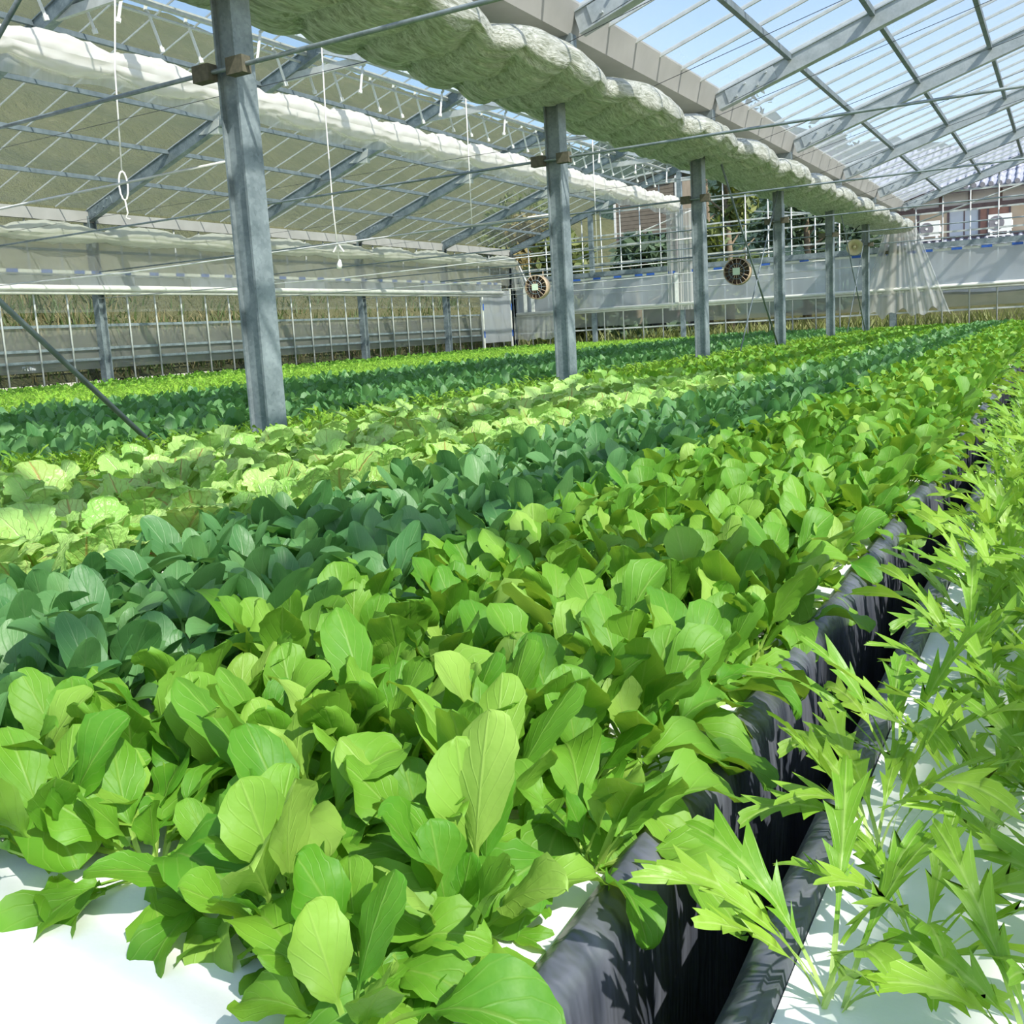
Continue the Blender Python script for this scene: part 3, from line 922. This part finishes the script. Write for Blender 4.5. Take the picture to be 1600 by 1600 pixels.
def plant_leaves(kind, rnd, n):
    """leaf list of one plant: proto, azimuth, tilt, roll, scale, (dx, dy)"""
    np_ = len(PS[kind]['near'])
    L = []
    az = rnd.uniform(0, 2 * PI)
    for i in range(n):
        az += 2.39996 + rnd.uniform(-.35, .35)
        f = i / max(1, n - 1)                             # 0 inner, 1 outer
        inner = rnd.random() > f * 1.15
        if kind == 'mizuna':
            pr = rnd.randrange(np_); tilt = rnd.uniform(-.06, .12) + .40 * f; sc = rnd.uniform(.72, 1.0)
        else:
            half = 4 if kind != 'chard' else 3
            pr = rnd.randrange(half) if inner else rnd.randrange(half, np_)
            tilt = rnd.uniform(-.08, .14) + .34 * f; sc = rnd.choice((rnd.uniform(.5, .8), rnd.uniform(.75, 1.08), rnd.uniform(.8, 1.12))) * (.8 + .2 * min(1, f * 2 + .3))
        L.append((pr, az, tilt, rnd.uniform(-.25, .25), sc, rnd.uniform(-.008, .008), rnd.uniform(-.008, .008)))
    return L

def in_view(P, pad=130):
    d = RM.transposed() @ (Vector(P) - CAMP)
    if d.z > -.15:
        return None
    x, y = CX + FPX * d.x / -d.z, CY - FPX * d.y / -d.z
    if -pad < x < 1600 + pad and -pad < y < 1600 + pad:
        return -d.z
    return None

def stuff_mesh(name, kind, plants, label, nl, boost=1.0):
    """far plants of one strip, joined; every leaf is real geometry"""
    fars = PS[kind]['far']
    buck = [[] for _ in fars]
    rnd = random.Random(len(plants) * 13 + 5)
    for (x, y, sc, *_) in plants:
        for pr, az, tilt, roll, s, dx, dy in plant_leaves(kind, rnd, nl):
            buck[pr].append((x + dx * 2, y + dy * 2, az, tilt, roll, s * sc * boost))
    VV, FF, UU, RR = [], [], [], []
    off = 0
    for g_, b in zip(fars, buck):
        if not b:
            continue
        V, F, UV = g_
        a = np.array(b)
        ca, sa = np.cos(a[:, 2]), np.sin(a[:, 2]); ct_, st = np.cos(a[:, 3]), np.sin(a[:, 3])
        v = V[None] * a[:, 5][:, None, None]
        x = v[..., 0] * ct_[:, None] + v[..., 2] * st[:, None]
        z = -v[..., 0] * st[:, None] + v[..., 2] * ct_[:, None]
        X = x * ca[:, None] - v[..., 1] * sa[:, None] + a[:, 0][:, None]
        Y = x * sa[:, None] + v[..., 1] * ca[:, None] + a[:, 1][:, None]
        n = len(b)
        VV.append(np.stack([X, Y, z + PANEL - .01], -1).reshape(-1, 3))
        FF.append((F[None] + (np.arange(n) * len(V))[:, None, None] + off).reshape(-1, 4))
        UU.append(np.tile(UV[F.ravel()], (n, 1)))
        RR.append(np.repeat(rng.random(n), len(V)))
        off += n * len(V)
    V = np.concatenate(VV).astype(np.float32); F = np.concatenate(FF).astype(np.int32); U = np.concatenate(UU).astype(np.float32); Rr = np.concatenate(RR).astype(np.float32)
    m = bpy.data.meshes.new(name)
    m.vertices.add(len(V)); m.vertices.foreach_set('co', V.ravel())
    m.loops.add(F.size); m.loops.foreach_set('vertex_index', F.ravel())
    m.polygons.add(len(F)); m.polygons.foreach_set('loop_start', np.arange(len(F), dtype=np.int32) * 4)
    m.polygons.foreach_set('use_smooth', np.ones(len(F), bool))
    uv = m.uv_layers.new(name='uv'); uv.data.foreach_set('uv', U.ravel())
    at = m.attributes.new('var', 'FLOAT', 'POINT'); at.data.foreach_set('value', Rr)
    m.materials.append(M[PS[kind]['mat']])
    m.update(calc_edges=True)
    o = link(name, m)
    tag(o, label, kind='stuff')
    return o

def positions(x0, x1, y0, y1, dx, dy, jit, seed):
    """jittered rows of plants: x, y, size, row counted from x1"""
    rnd = random.Random(seed)
    out = []
    nx = max(1, round((x1 - x0) / dx)); sx = (x1 - x0) / nx
    y = y0
    r = 0
    while y < y1:
        for i in range(nx):
            out.append((x0 + sx * (i + .5) + rnd.uniform(-jit, jit) * sx + (sx * .2 if r % 2 else -sx * .2), y + rnd.uniform(-jit, jit) * dy, rnd.uniform(.85, 1.12), nx - 1 - i))
        y += dy; r += 1
    return out
ORD = 'first second third fourth fifth sixth seventh eighth ninth tenth eleventh twelfth thirteenth fourteenth fifteenth sixteenth seventeenth eighteenth nineteenth'.split()
for t_, u_ in (('twenty', 'twentieth'), ('thirty', 'thirtieth'), ('forty', 'fortieth'), ('fifty', 'fiftieth'), ('sixty', 'sixtieth')):
    ORD += [u_] + [t_ + '-' + w_ for w_ in ORD[:9]]

def single(kind, name, cat, x, y, sc, label, group, rnd, lean=(0, 0), nl=None):
    t = thing(name, label, cat, (x, y, PANEL - .008), group)
    t.rotation_euler = (lean[1], lean[0], 0)
    ms = PS[kind]['mesh']
    for pr, az, tilt, roll, s, dx, dy in plant_leaves(kind, rnd, nl or NLEAF[kind]):
        o = bpy.data.objects.new('leaf', ms[pr])
        COL.objects.link(o)
        o.parent = t
        o.location = (dx, dy, 0)
        o.rotation_euler = (roll * .4, tilt, az)
        q = s * sc
        o.scale = (q, q, q)
    return t

def crop(kind, name, cat, pos, limit, labeler, stuffname, stufflabel, seed, nl_far, boost=1.0, leanf=None, always=lambda p: False):
    rnd = random.Random(seed)
    vis, rest = [], []
    for p in pos:
        d = in_view((p[0], p[1], PANEL + .12), 120 if p[1] < 1.6 else 20)
        if d is None:
            if p[1] < 14 and in_view((p[0], p[1], PANEL + .12), 700) is not None:
                rest.append(p)
        else:
            vis.append((d, p))
    vis.sort()
    cnt = {}
    for d, p in sorted(vis[:limit], key=lambda q: q[1][1]):
        if in_view((p[0], p[1], PANEL + .12), 0) is None:
            k = cnt.get('edge', 0); cnt['edge'] = k + 1
            lab, grp = labeler(p, None, ORD[k])
        else:
            k = cnt.get(p[3], 0); cnt[p[3]] = k + 1
            lab, grp = labeler(p, ORD[k] if k < len(ORD) else '', 'nearest' if p[3] == 0 else ORD[p[3]])
        single(kind, name, cat, p[0], p[1], p[2], lab, grp, rnd, leanf(p) if leanf else (rnd.uniform(-.1, .1), rnd.uniform(-.1, .1)))
    rest += [p for d, p in vis[limit:]]
    if rest:
        stuff_mesh(stuffname, kind, rest, stufflabel, nl_far, boost)
    print(kind, name, len(vis), len(rest))

# --- arugula, the near right strip of the big bed
def lab_arug(p, o, r):
    if o is None:
        return r + ' arugula plant from the near end, cut off by the edge of the picture', 'arugula cut off by the picture edge'
    if o == '':
        return 'small bright arugula plant well down the strip along the black liner', 'arugula farther down the strip'
    if r == 'nearest':
        return o + ' arugula plant from the near end in the row overhanging the black liner', 'arugula along the black liner'
    return 'bright arugula plant, ' + o + ' from the near end in the ' + r + ' row from the black liner', 'arugula of the near strip'
ar = [p for p in positions(-1.03, -.388, .475, 24.0, .091, .097, .3, 3) if p[1] > .49 + .08 * (-.5 - p[0])]
crop('arugula', 'arugula_plant', 'plant', ar, 300, lab_arug, 'arugula_rows', 'distant arugula rows running on along the black liner', 5, 9, 1.0,
     lambda p: (random.uniform(.08, .28) if p[3] == 0 else random.uniform(-.12, .12), random.uniform(.15, .45) if p[1] < .66 else random.uniform(-.12, .12)))
# --- spinach strip
def lab_spin(p, o, r):
    if o is None:
        return r + ' dark spinach plant from the near end, cut off by the left picture edge', 'spinach cut off by the picture edge'
    if o == '':
        return 'small dark spinach plant well down the strip beside the arugula', 'spinach farther down the strip'
    if r == 'nearest':
        return o + ' dark spinach plant from the near end in the row bordering the arugula', 'spinach bordering the arugula'
    return 'dark spinach plant, ' + o + ' from the near end in the ' + r + ' row from the arugula', 'spinach of the near strip'
spn = positions(-1.70, -1.05, .5, 24.0, .09, .095, .3, 9)
crop('spinach', 'spinach_plant', 'plant', spn, 300, lab_spin, 'spinach_rows', 'distant part of the near dark spinach strip', 6, 8)
# --- chard block
def lab_chard(p, o, r):
    if o is None:
        return r + ' crinkled chard plant from the near end, cut off by the left picture edge', 'chard cut off by the picture edge'
    if o == '':
        return 'crinkled chard plant at the far end of the chard block', 'chard at the far end of the block'
    if r == 'nearest':
        return o + ' crinkled chard plant from the near end in the row bordering the spinach', 'chard bordering the spinach'
    return 'crinkled chard plant, ' + o + ' from the near end in the ' + r + ' row from the spinach', 'chard of the block'
chd = positions(-3.05, -1.74, .7, 6.6, .135, .135, .3, 12)
crop('chard', 'chard_plant', 'plant', chd, 300, lab_chard, 'chard_rows', 'last chard plants at the far end of the chard block', 7, 7)
far1 = positions(-3.3, -1.72, 6.7, 24.0, .12, .12, .35, 14)
# --- mizuna around the columns
def lab_mizl(p, o, r):
    if not o:
        return (r if o is None else 'another') + ' short mizuna plant from the near end, cut off by the left picture edge', 'mizuna at the foot of the columns'
    if r == 'nearest':
        return o + ' short mizuna plant from the near end in the row bordering the chard', 'mizuna bordering the chard'
    return 'short mizuna plant, ' + o + ' from the near end in the ' + r + ' row from the chard', 'mizuna at the foot of the columns'
mzl = [p for p in positions(-3.85, -3.1, 1.4, 24.0, .10, .10, .35, 17) if min(abs(p[1] - y) for y in YB) > .16 or abs(p[0] - XC) > .16]
mzl = [(x, y, s * .72, r) for x, y, s, r in mzl]
NLEAF['mizuna'] = 10
crop('mizuna', 'mizuna_plant', 'plant', mzl, 160, lab_mizl, 'mizuna_rows', 'distant strip of short mizuna along the foot of the columns', 8, 9)
# --- mizuna of the near right bed
NLEAF['mizuna'] = 12
mzr = positions(-.160, .47, .67, 19.5, .125, .108, .22, 21)
mzr = [(x, y, s * .84, 4 - r) for x, y, s, r in mzr]
def lab_mizr(p, o, r):
    if o is None:
        return r + ' tall mizuna plant from the near end, cut off by the right picture edge', 'mizuna cut off by the picture edge'
    if o == '':
        return 'small mizuna plant well down the bed beyond the dark gap', 'mizuna farther along the next bed'
    if r == 'nearest':
        return o + ' tall feathery mizuna plant from the near end in the row along the dark gap', 'mizuna along the dark gap'
    return 'tall mizuna plant, ' + o + ' from the near end in the ' + r + ' row from the dark gap', 'mizuna of the next bed'
crop('mizuna', 'mizuna_plant', 'plant', mzr, 110, lab_mizr, 'mizuna_hedge', 'distant mizuna running on along the bed beyond the dark gap', 10, 10)
# --- blocks behind
stuff_mesh('spinach_block', 'spinach', [p for p in positions(-7.3, -3.95, 2.0, 24.0, .125, .125, .4, 23) if in_view((p[0], p[1], 1), 120)], 'wide dark spinach block behind the columns', 7, 1.05)
stuff_mesh('arugula_tail', 'arugula', [p for p in far1 if in_view((p[0], p[1], 1), 120)], 'far green rows beyond the chard block', 9, .95)
stuff_mesh('mizuna_block', 'mizuna', [(x, y, s * .72) for x, y, s, _ in positions(-11.0, -7.4, 3.6, 24.0, .13, .13, .4, 27) if in_view((x, y, 1), 120)], 'bright yellow-green mizuna block beyond the spinach', 8)
stuff_mesh('arugula_block', 'arugula', [(x, y, s * .8) for x, y, s, _ in positions(-13.62, -11.0, 5.0, 24.0, .14, .14, .4, 29) if in_view((x, y, 1), 120)], 'farthest green block along the left wall', 7)

# ------------------------------------------------------------------ outside: ground, bank, hills
def terrain(name, mat, label, fn, nu, nv):
    o = MB().grid(fn, nu, nv).build(name, mat, None, True)
    tag(o, label, kind='structure')
def nz(x, y):
    return math.sin(x * .7 + y * .31) + .6 * math.sin(x * 1.9 - y * 1.3 + 1) + .4 * math.sin(x * 3.7 + y * 2.9)
def bankz(x):
    d = XL - .6 - x
    if d < 0: return .85
    if d < 4: return .85 + d * .72
    if d < 32: return 3.75 + (d - 4) * .62
    return 21.1
terrain('hillside_left', 'hill_olive', 'olive hillside rising behind the left wall',
        lambda u, v: (XL - .5 - 44 * u ** 1.5, -20 + 110 * v, bankz(XL - .5 - 44 * u ** 1.5) + .22 * nz(u * 60, v * 80) * min(1, u * 6)), 70, 90)
terrain('ground_back', 'bank_grass', 'rough grass ground outside the far gable',
        lambda u, v: (-34 + 60 * u, YF + .5 + 20 * v, .5 + .05 * nz(u * 50, v * 20) + 1.6 * v * (1 if u > .4 else .6)), 60, 24)
terrain('hill_back', 'hill_forest', 'dark wooded hill behind the trees',
        lambda u, v: (-62 + 75 * u, 48 + 26 * v, 1 + 15 * v ** .8 * (1 - .72 * max(0, u - .55) / .45) + .5 * nz(u * 60, v * 30) * v), 80, 26)

def blades(name, mat, label, pts, h, w, seed):
    rs = np.random.default_rng(seed)
    V, F = [], []
    for (x, y, z) in pts:
        a = rs.uniform(0, 6.28); hh = h * rs.uniform(.5, 1.3); l = rs.uniform(-.6, .6, 2) * hh
        dx, dy = math.cos(a) * w, math.sin(a) * w
        b = len(V)
        V += [(x - dx, y - dy, z), (x + dx, y + dy, z), (x + l[0] * .5 + dx * .7, y + l[1] * .5 + dy * .7, z + hh * .6), (x + l[0] * .5 - dx * .7, y + l[1] * .5 - dy * .7, z + hh * .6), (x + l[0], y + l[1], z + hh)]
        F += [(b, b + 1, b + 2, b + 3), (b + 3, b + 2, b + 4)]
    m = bpy.data.meshes.new(name); m.from_pydata(V, [], F); m.update()
    uv = m.uv_layers.new(name='uv')
    o = link(name, m, mat)
    tag(o, label, kind='stuff')
pts = []
for i in range(9000):
    d = random.random() ** 1.3 * 2.6
    x = XL - .62 - d
    pts.append((x, random.uniform(4, 26), bankz(x) - .08))
blades('bank_grass', 'leaf_dry', 'dry olive grass on the bank outside the left wall', pts[:5000], .28, .014, 3)
blades('bank_weeds', 'leaf_tree', 'green weeds and bamboo leaves on the bank outside the left wall', pts[5000:], .36, .022, 4)
blades('field_grass', 'leaf_tree', 'rough grass outside the far gable', [(random.uniform(-16, 6), YF + .6 + random.random() ** 1.5 * 7, .5) for _ in range(5000)], .6, .025, 5)
tag(MB().lathe([(0, 0), (.16, .0), (.2, .06), (.12, .13), (0, .15)], (XL - 1.0, 9.9, 1.02), (0, .1, 1), 7).build('rubbish_bag', 'plastic_sheet'), 'crumpled white bag on the dry bank outside the left wall', 'bag')

def tree(x, y, z, h, r, mat, label, n=2200, seed=1, ls=.2, low=.25):
    rs = np.random.default_rng(seed)
    t = thing('tree', label, 'tree', (x, y, z), 'trees outside the greenhouse')
    MB().tube([(0, 0, -.3), (.05, .02, h * .3), (-.05, .05, h * .65), (.02, 0, h * .9)], [.16, .12, .08, .02], 7).build('trunk', 'bark', t, True)
    for k in range(6):
        a = k * 1.2; zz = h * (.35 + .08 * k)
        MB().tube([(0, 0, zz), (math.cos(a) * r * .55, math.sin(a) * r * .55, zz + h * .12)], [.05, .015], 5).build('branch', 'bark', t, True)
    nb = 26
    cz = rs.uniform(low, 1.0, nb) * h
    ca = rs.uniform(0, 6.28, nb); cr = r * np.sqrt(rs.random(nb)) * (1 - .55 * (cz / h) ** 2)
    cen = np.stack([np.cos(ca) * cr, np.sin(ca) * cr, cz], -1)
    idx = rs.integers(0, nb, n)
    d = rs.normal(size=(n, 3)); d /= np.linalg.norm(d, axis=1)[:, None]
    p = cen[idx] + d * (r * .38) * rs.random((n, 1)) ** .4
    u = rs.normal(size=(n, 3)); u /= np.linalg.norm(u, axis=1)[:, None]
    w = np.cross(u, rs.normal(size=(n, 3))); w /= np.linalg.norm(w, axis=1)[:, None]
    s = ls * rs.uniform(.6, 1.3, (n, 1))
    V = np.stack([p - u * s, p + w * s * .45, p + u * s, p - w * s * .45], 1).reshape(-1, 3)
    F = np.arange(n * 4).reshape(n, 4)
    m = bpy.data.meshes.new('crown'); m.from_pydata(V.tolist(), [], F.tolist())
    m.uv_layers.new(name='uv')
    at = m.attributes.new('var', 'FLOAT', 'POINT'); at.data.foreach_set('value', np.repeat(rs.random(n), 4).astype(np.float32))
    m.update()
    link('crown', m, mat, t)
YT = 30
for i, (x, y, h, r, mat, lab, low) in enumerate([
        (-15.2, 28.5, 4.2, 1.5, 'leaf_tree_yellow', 'yellowing tree outside the far gable left of the brown shed', .1),
        (-13.9, 27.6, 3.4, 1.3, 'leaf_tree', 'low green bush just outside the far gable under the brown shed', .05),
        (-17.4, 31.5, 4.4, 1.9, 'leaf_tree', 'olive green tree behind the yellowing tree', .1),
        (-11.6, 28.2, 3.0, 1.4, 'leaf_tree_dark', 'dark green bush below the brown shed', .05),
        (-9.2, 30.0, 6.4, 1.5, 'leaf_tree', 'leafy green tree seen between the third and fourth columns', .15),
        (-7.6, 33.5, 6.0, 1.9, 'leaf_tree_dark', 'dark bluish tree behind the fourth column', .1),
        (-12.5, 38.0, 9.0, 2.9, 'leaf_tree_dark', 'tall dark tree standing behind the brown shed', .1),
        (-7.7, 37.5, 5.2, 1.8, 'leaf_tree_dark', 'dark tree left of the tiled house', .1)]):
    tree(x, y, .5 + (.8 if y > 31 else .2), h, r, mat, lab, 3200, 40 + i, .17, low)

# ------------------------------------------------------------------ brown shed
sd = thing('shed', 'brown clad shed with white corner trims beyond the far gable', 'building', (-13.0, 32.2, 0))
zl, zh = 4.35, 6.25
MB().box((-.95, 0, zl), (1.35, 2.2, zh)).build('upper_wall', 'brown_cladding', sd)
nb = 14
for k in range(nb):
    z = zl + (zh - zl) * k / nb
    MB().box((-.95, -.02, z + .006), (1.35, 0.01, z + (zh - zl) / nb - .006)).build('cladding_board', 'brown_cladding', sd)
MB().box((-1.0, -.04, zl - .02), (-.92, .02, zh)).build('corner_trim', 'white_metal', sd)
MB().box((1.30, -.04, zl - .02), (1.40, .03, zh)).build('corner_trim', 'white_metal', sd)
MB().box((1.36, 2.15, zl), (1.44, 2.25, zh)).build('corner_trim', 'white_metal', sd)
MB().add([(-1.1, -.2, zh), (1.55, -.2, zh + .22), (1.55, 2.4, zh + .22), (-1.1, 2.4, zh), (-1.1, -.2, zh + .06), (1.55, -.2, zh + .28), (1.55, 2.4, zh + .28), (-1.1, 2.4, zh + .06)],
         [(0, 3, 2, 1), (4, 5, 6, 7), (0, 1, 5, 4), (1, 2, 6, 5), (2, 3, 7, 6), (3, 0, 4, 7)]).build('shed_roof', 'white_metal', sd)
MB().box((-.8, .5, 0), (1.2, 2.1, zl)).build('shadow_recess', 'dark_inside', sd)  # near-black colour stands in for the shadow below the overhang
for x in (-.9, 1.3):
    MB().box((x - .05, .0, 0), (x + .05, .1, zl)).build('post', 'timber_brown', sd)

# ------------------------------------------------------------------ house
YH = 42.0
hs = thing('house', 'two-storey house with blue-grey tiled roof beyond the far gable', 'building', (1.0, YH, 0))
def hx(x): return x - 1.0
xa, xb = -6.6, 9.0
MB().box((hx(xa), 0, 0), (hx(xb), 7, 6.1)).build('wall', 'plaster', hs)
MB().box((hx(xa), -.06, 4.98), (hx(xb), 0, 5.16)).build('beam', 'timber_brown', hs)
MB().box((hx(xa), -.05, 3.86), (hx(xb), 0, 3.98)).build('beam', 'timber_brown', hs)
for x in np.arange(xa + .1, xb, 1.05):
    MB().box((hx(x), -.05, 5.16), (hx(x) + .12, 0, 5.7)).build('timber_post', 'timber_brown', hs)
bays = [(-6.3, -5.2, 'shutter_tan'), (-5.1, -4.1, 'shutter_tan'), (-4.0, -3.0, 'screen_pane'), (-2.96, -2.7, 'timber_red'), (-2.66, -1.95, 'timber_red'), (-1.9, -.8, 'shutter_tan'), (-.7, .4, 'screen_pane'), (.5, 1.6, 'screen_pane'), (1.7, 2.8, 'shutter_tan')]
for a, b, m in bays:
    MB().box((hx(a), -.03, 4.0), (hx(b), .0, 4.96)).build('window_panel', m, hs)
    MB().box((hx(b), -.06, 3.98), (hx(b) + .07, 0, 4.98)).build('timber_post', 'timber_brown', hs)
MB().box((hx(-3.52), -.05, 4.0), (hx(-3.47), -.02, 4.96)).build('mullion', 'timber_brown', hs)
def tiles(z0, y0, z1, y1, xs, xe, pitch, rad):
    pl = MB().add([(hx(xs), y0, z0), (hx(xe), y0, z0), (hx(xe), y1, z1), (hx(xs), y1, z1), (hx(xs), y0, z0 - .08), (hx(xe), y0, z0 - .08), (hx(xe), y1, z1 - .08), (hx(xs), y1, z1 - .08)],
                  [(0, 1, 2, 3), (7, 6, 5, 4), (0, 4, 5, 1), (2, 6, 7, 3), (1, 5, 6, 2), (0, 3, 7, 4)]).build('roof', 'roof_tile', hs)
    tm = MB()
    nn = 8
    for k in range(nn):
        a, b = k / nn, (k + 1) / nn + .01
        tm.tube([(0, y0 + (y1 - y0) * a - .02, z0 + (z1 - z0) * a + .025), (0, y0 + (y1 - y0) * b, z0 + (z1 - z0) * b)], [rad, rad * .85], 8)
    tmm = tm.mesh('tile_row', True)
    em = MB().lathe([(0, 0), (rad * 1.1, 0), (rad * 1.1, .03), (0, .03)], (0, y0 - .04, z0 + .02), (0, -1, 0), 10).mesh('eave_tile')
    x = xs + pitch / 2
    while x < xe:
        ro = link('tile_row', tmm, 'roof_tile', pl, (hx(x), 0, 0))
        link('eave_tile', em, 'ac_grey', pl, (hx(x), 0, 0))
        x += pitch
tiles(5.72, -1.0, 7.9, 3.4, xa - .7, 5.0, .29, .085)
tiles(3.42, -1.5, 3.86, -.06, xa - .3, 5.0, .29, .085)
MB().box((hx(xa - .5), -.95, 5.55), (hx(5), -.88, 5.66)).build('gutter', 'timber_brown', hs)
def ac(x, z, w, h, label):
    t = thing('air_conditioner', label, 'air conditioner', (x, YH - .95, z), 'air conditioner outdoor units')
    MB().box((-w / 2, -.14, .1), (w / 2, .14, .1 + h)).build('body', 'ac_white', t)
    MB().lathe([(0, .155), (h * .40, .155), (h * .42, .14)], (-w * .14, 0, .1 + h * .5), (0, -1, 0), 22).build('fan_grille', 'ac_grey', t)
    MB().lathe([(0, .165), (h * .08, .165), (h * .08, .15)], (-w * .14, 0, .1 + h * .5), (0, -1, 0), 10).build('fan_hub', 'ac_white', t)
    MB().box((w / 2, -.1, .2), (w / 2 + .04, .1, .1 + h * .6)).build('valve_cover', 'ac_white', t)
    MB().box((-w / 2 - .05, -.16, -.06), (w / 2 + .05, -.12, -.02)).build('stand_rail', 'ac_white', t)
    for s in (-1, 1):
        MB().box((s * w * .36 - .04, -.14, -.06), (s * w * .36 + .04, .14, .1)).build('foot', 'ac_white', t)
ac(-4.62, 3.90, .70, .58, 'white outdoor air conditioner in front of the tan shutter of the tiled house')
ac(-2.20, 3.86, .78, .64, 'white outdoor air conditioner in front of the red timber panel on the house')
print('objects', len(bpy.data.objects))
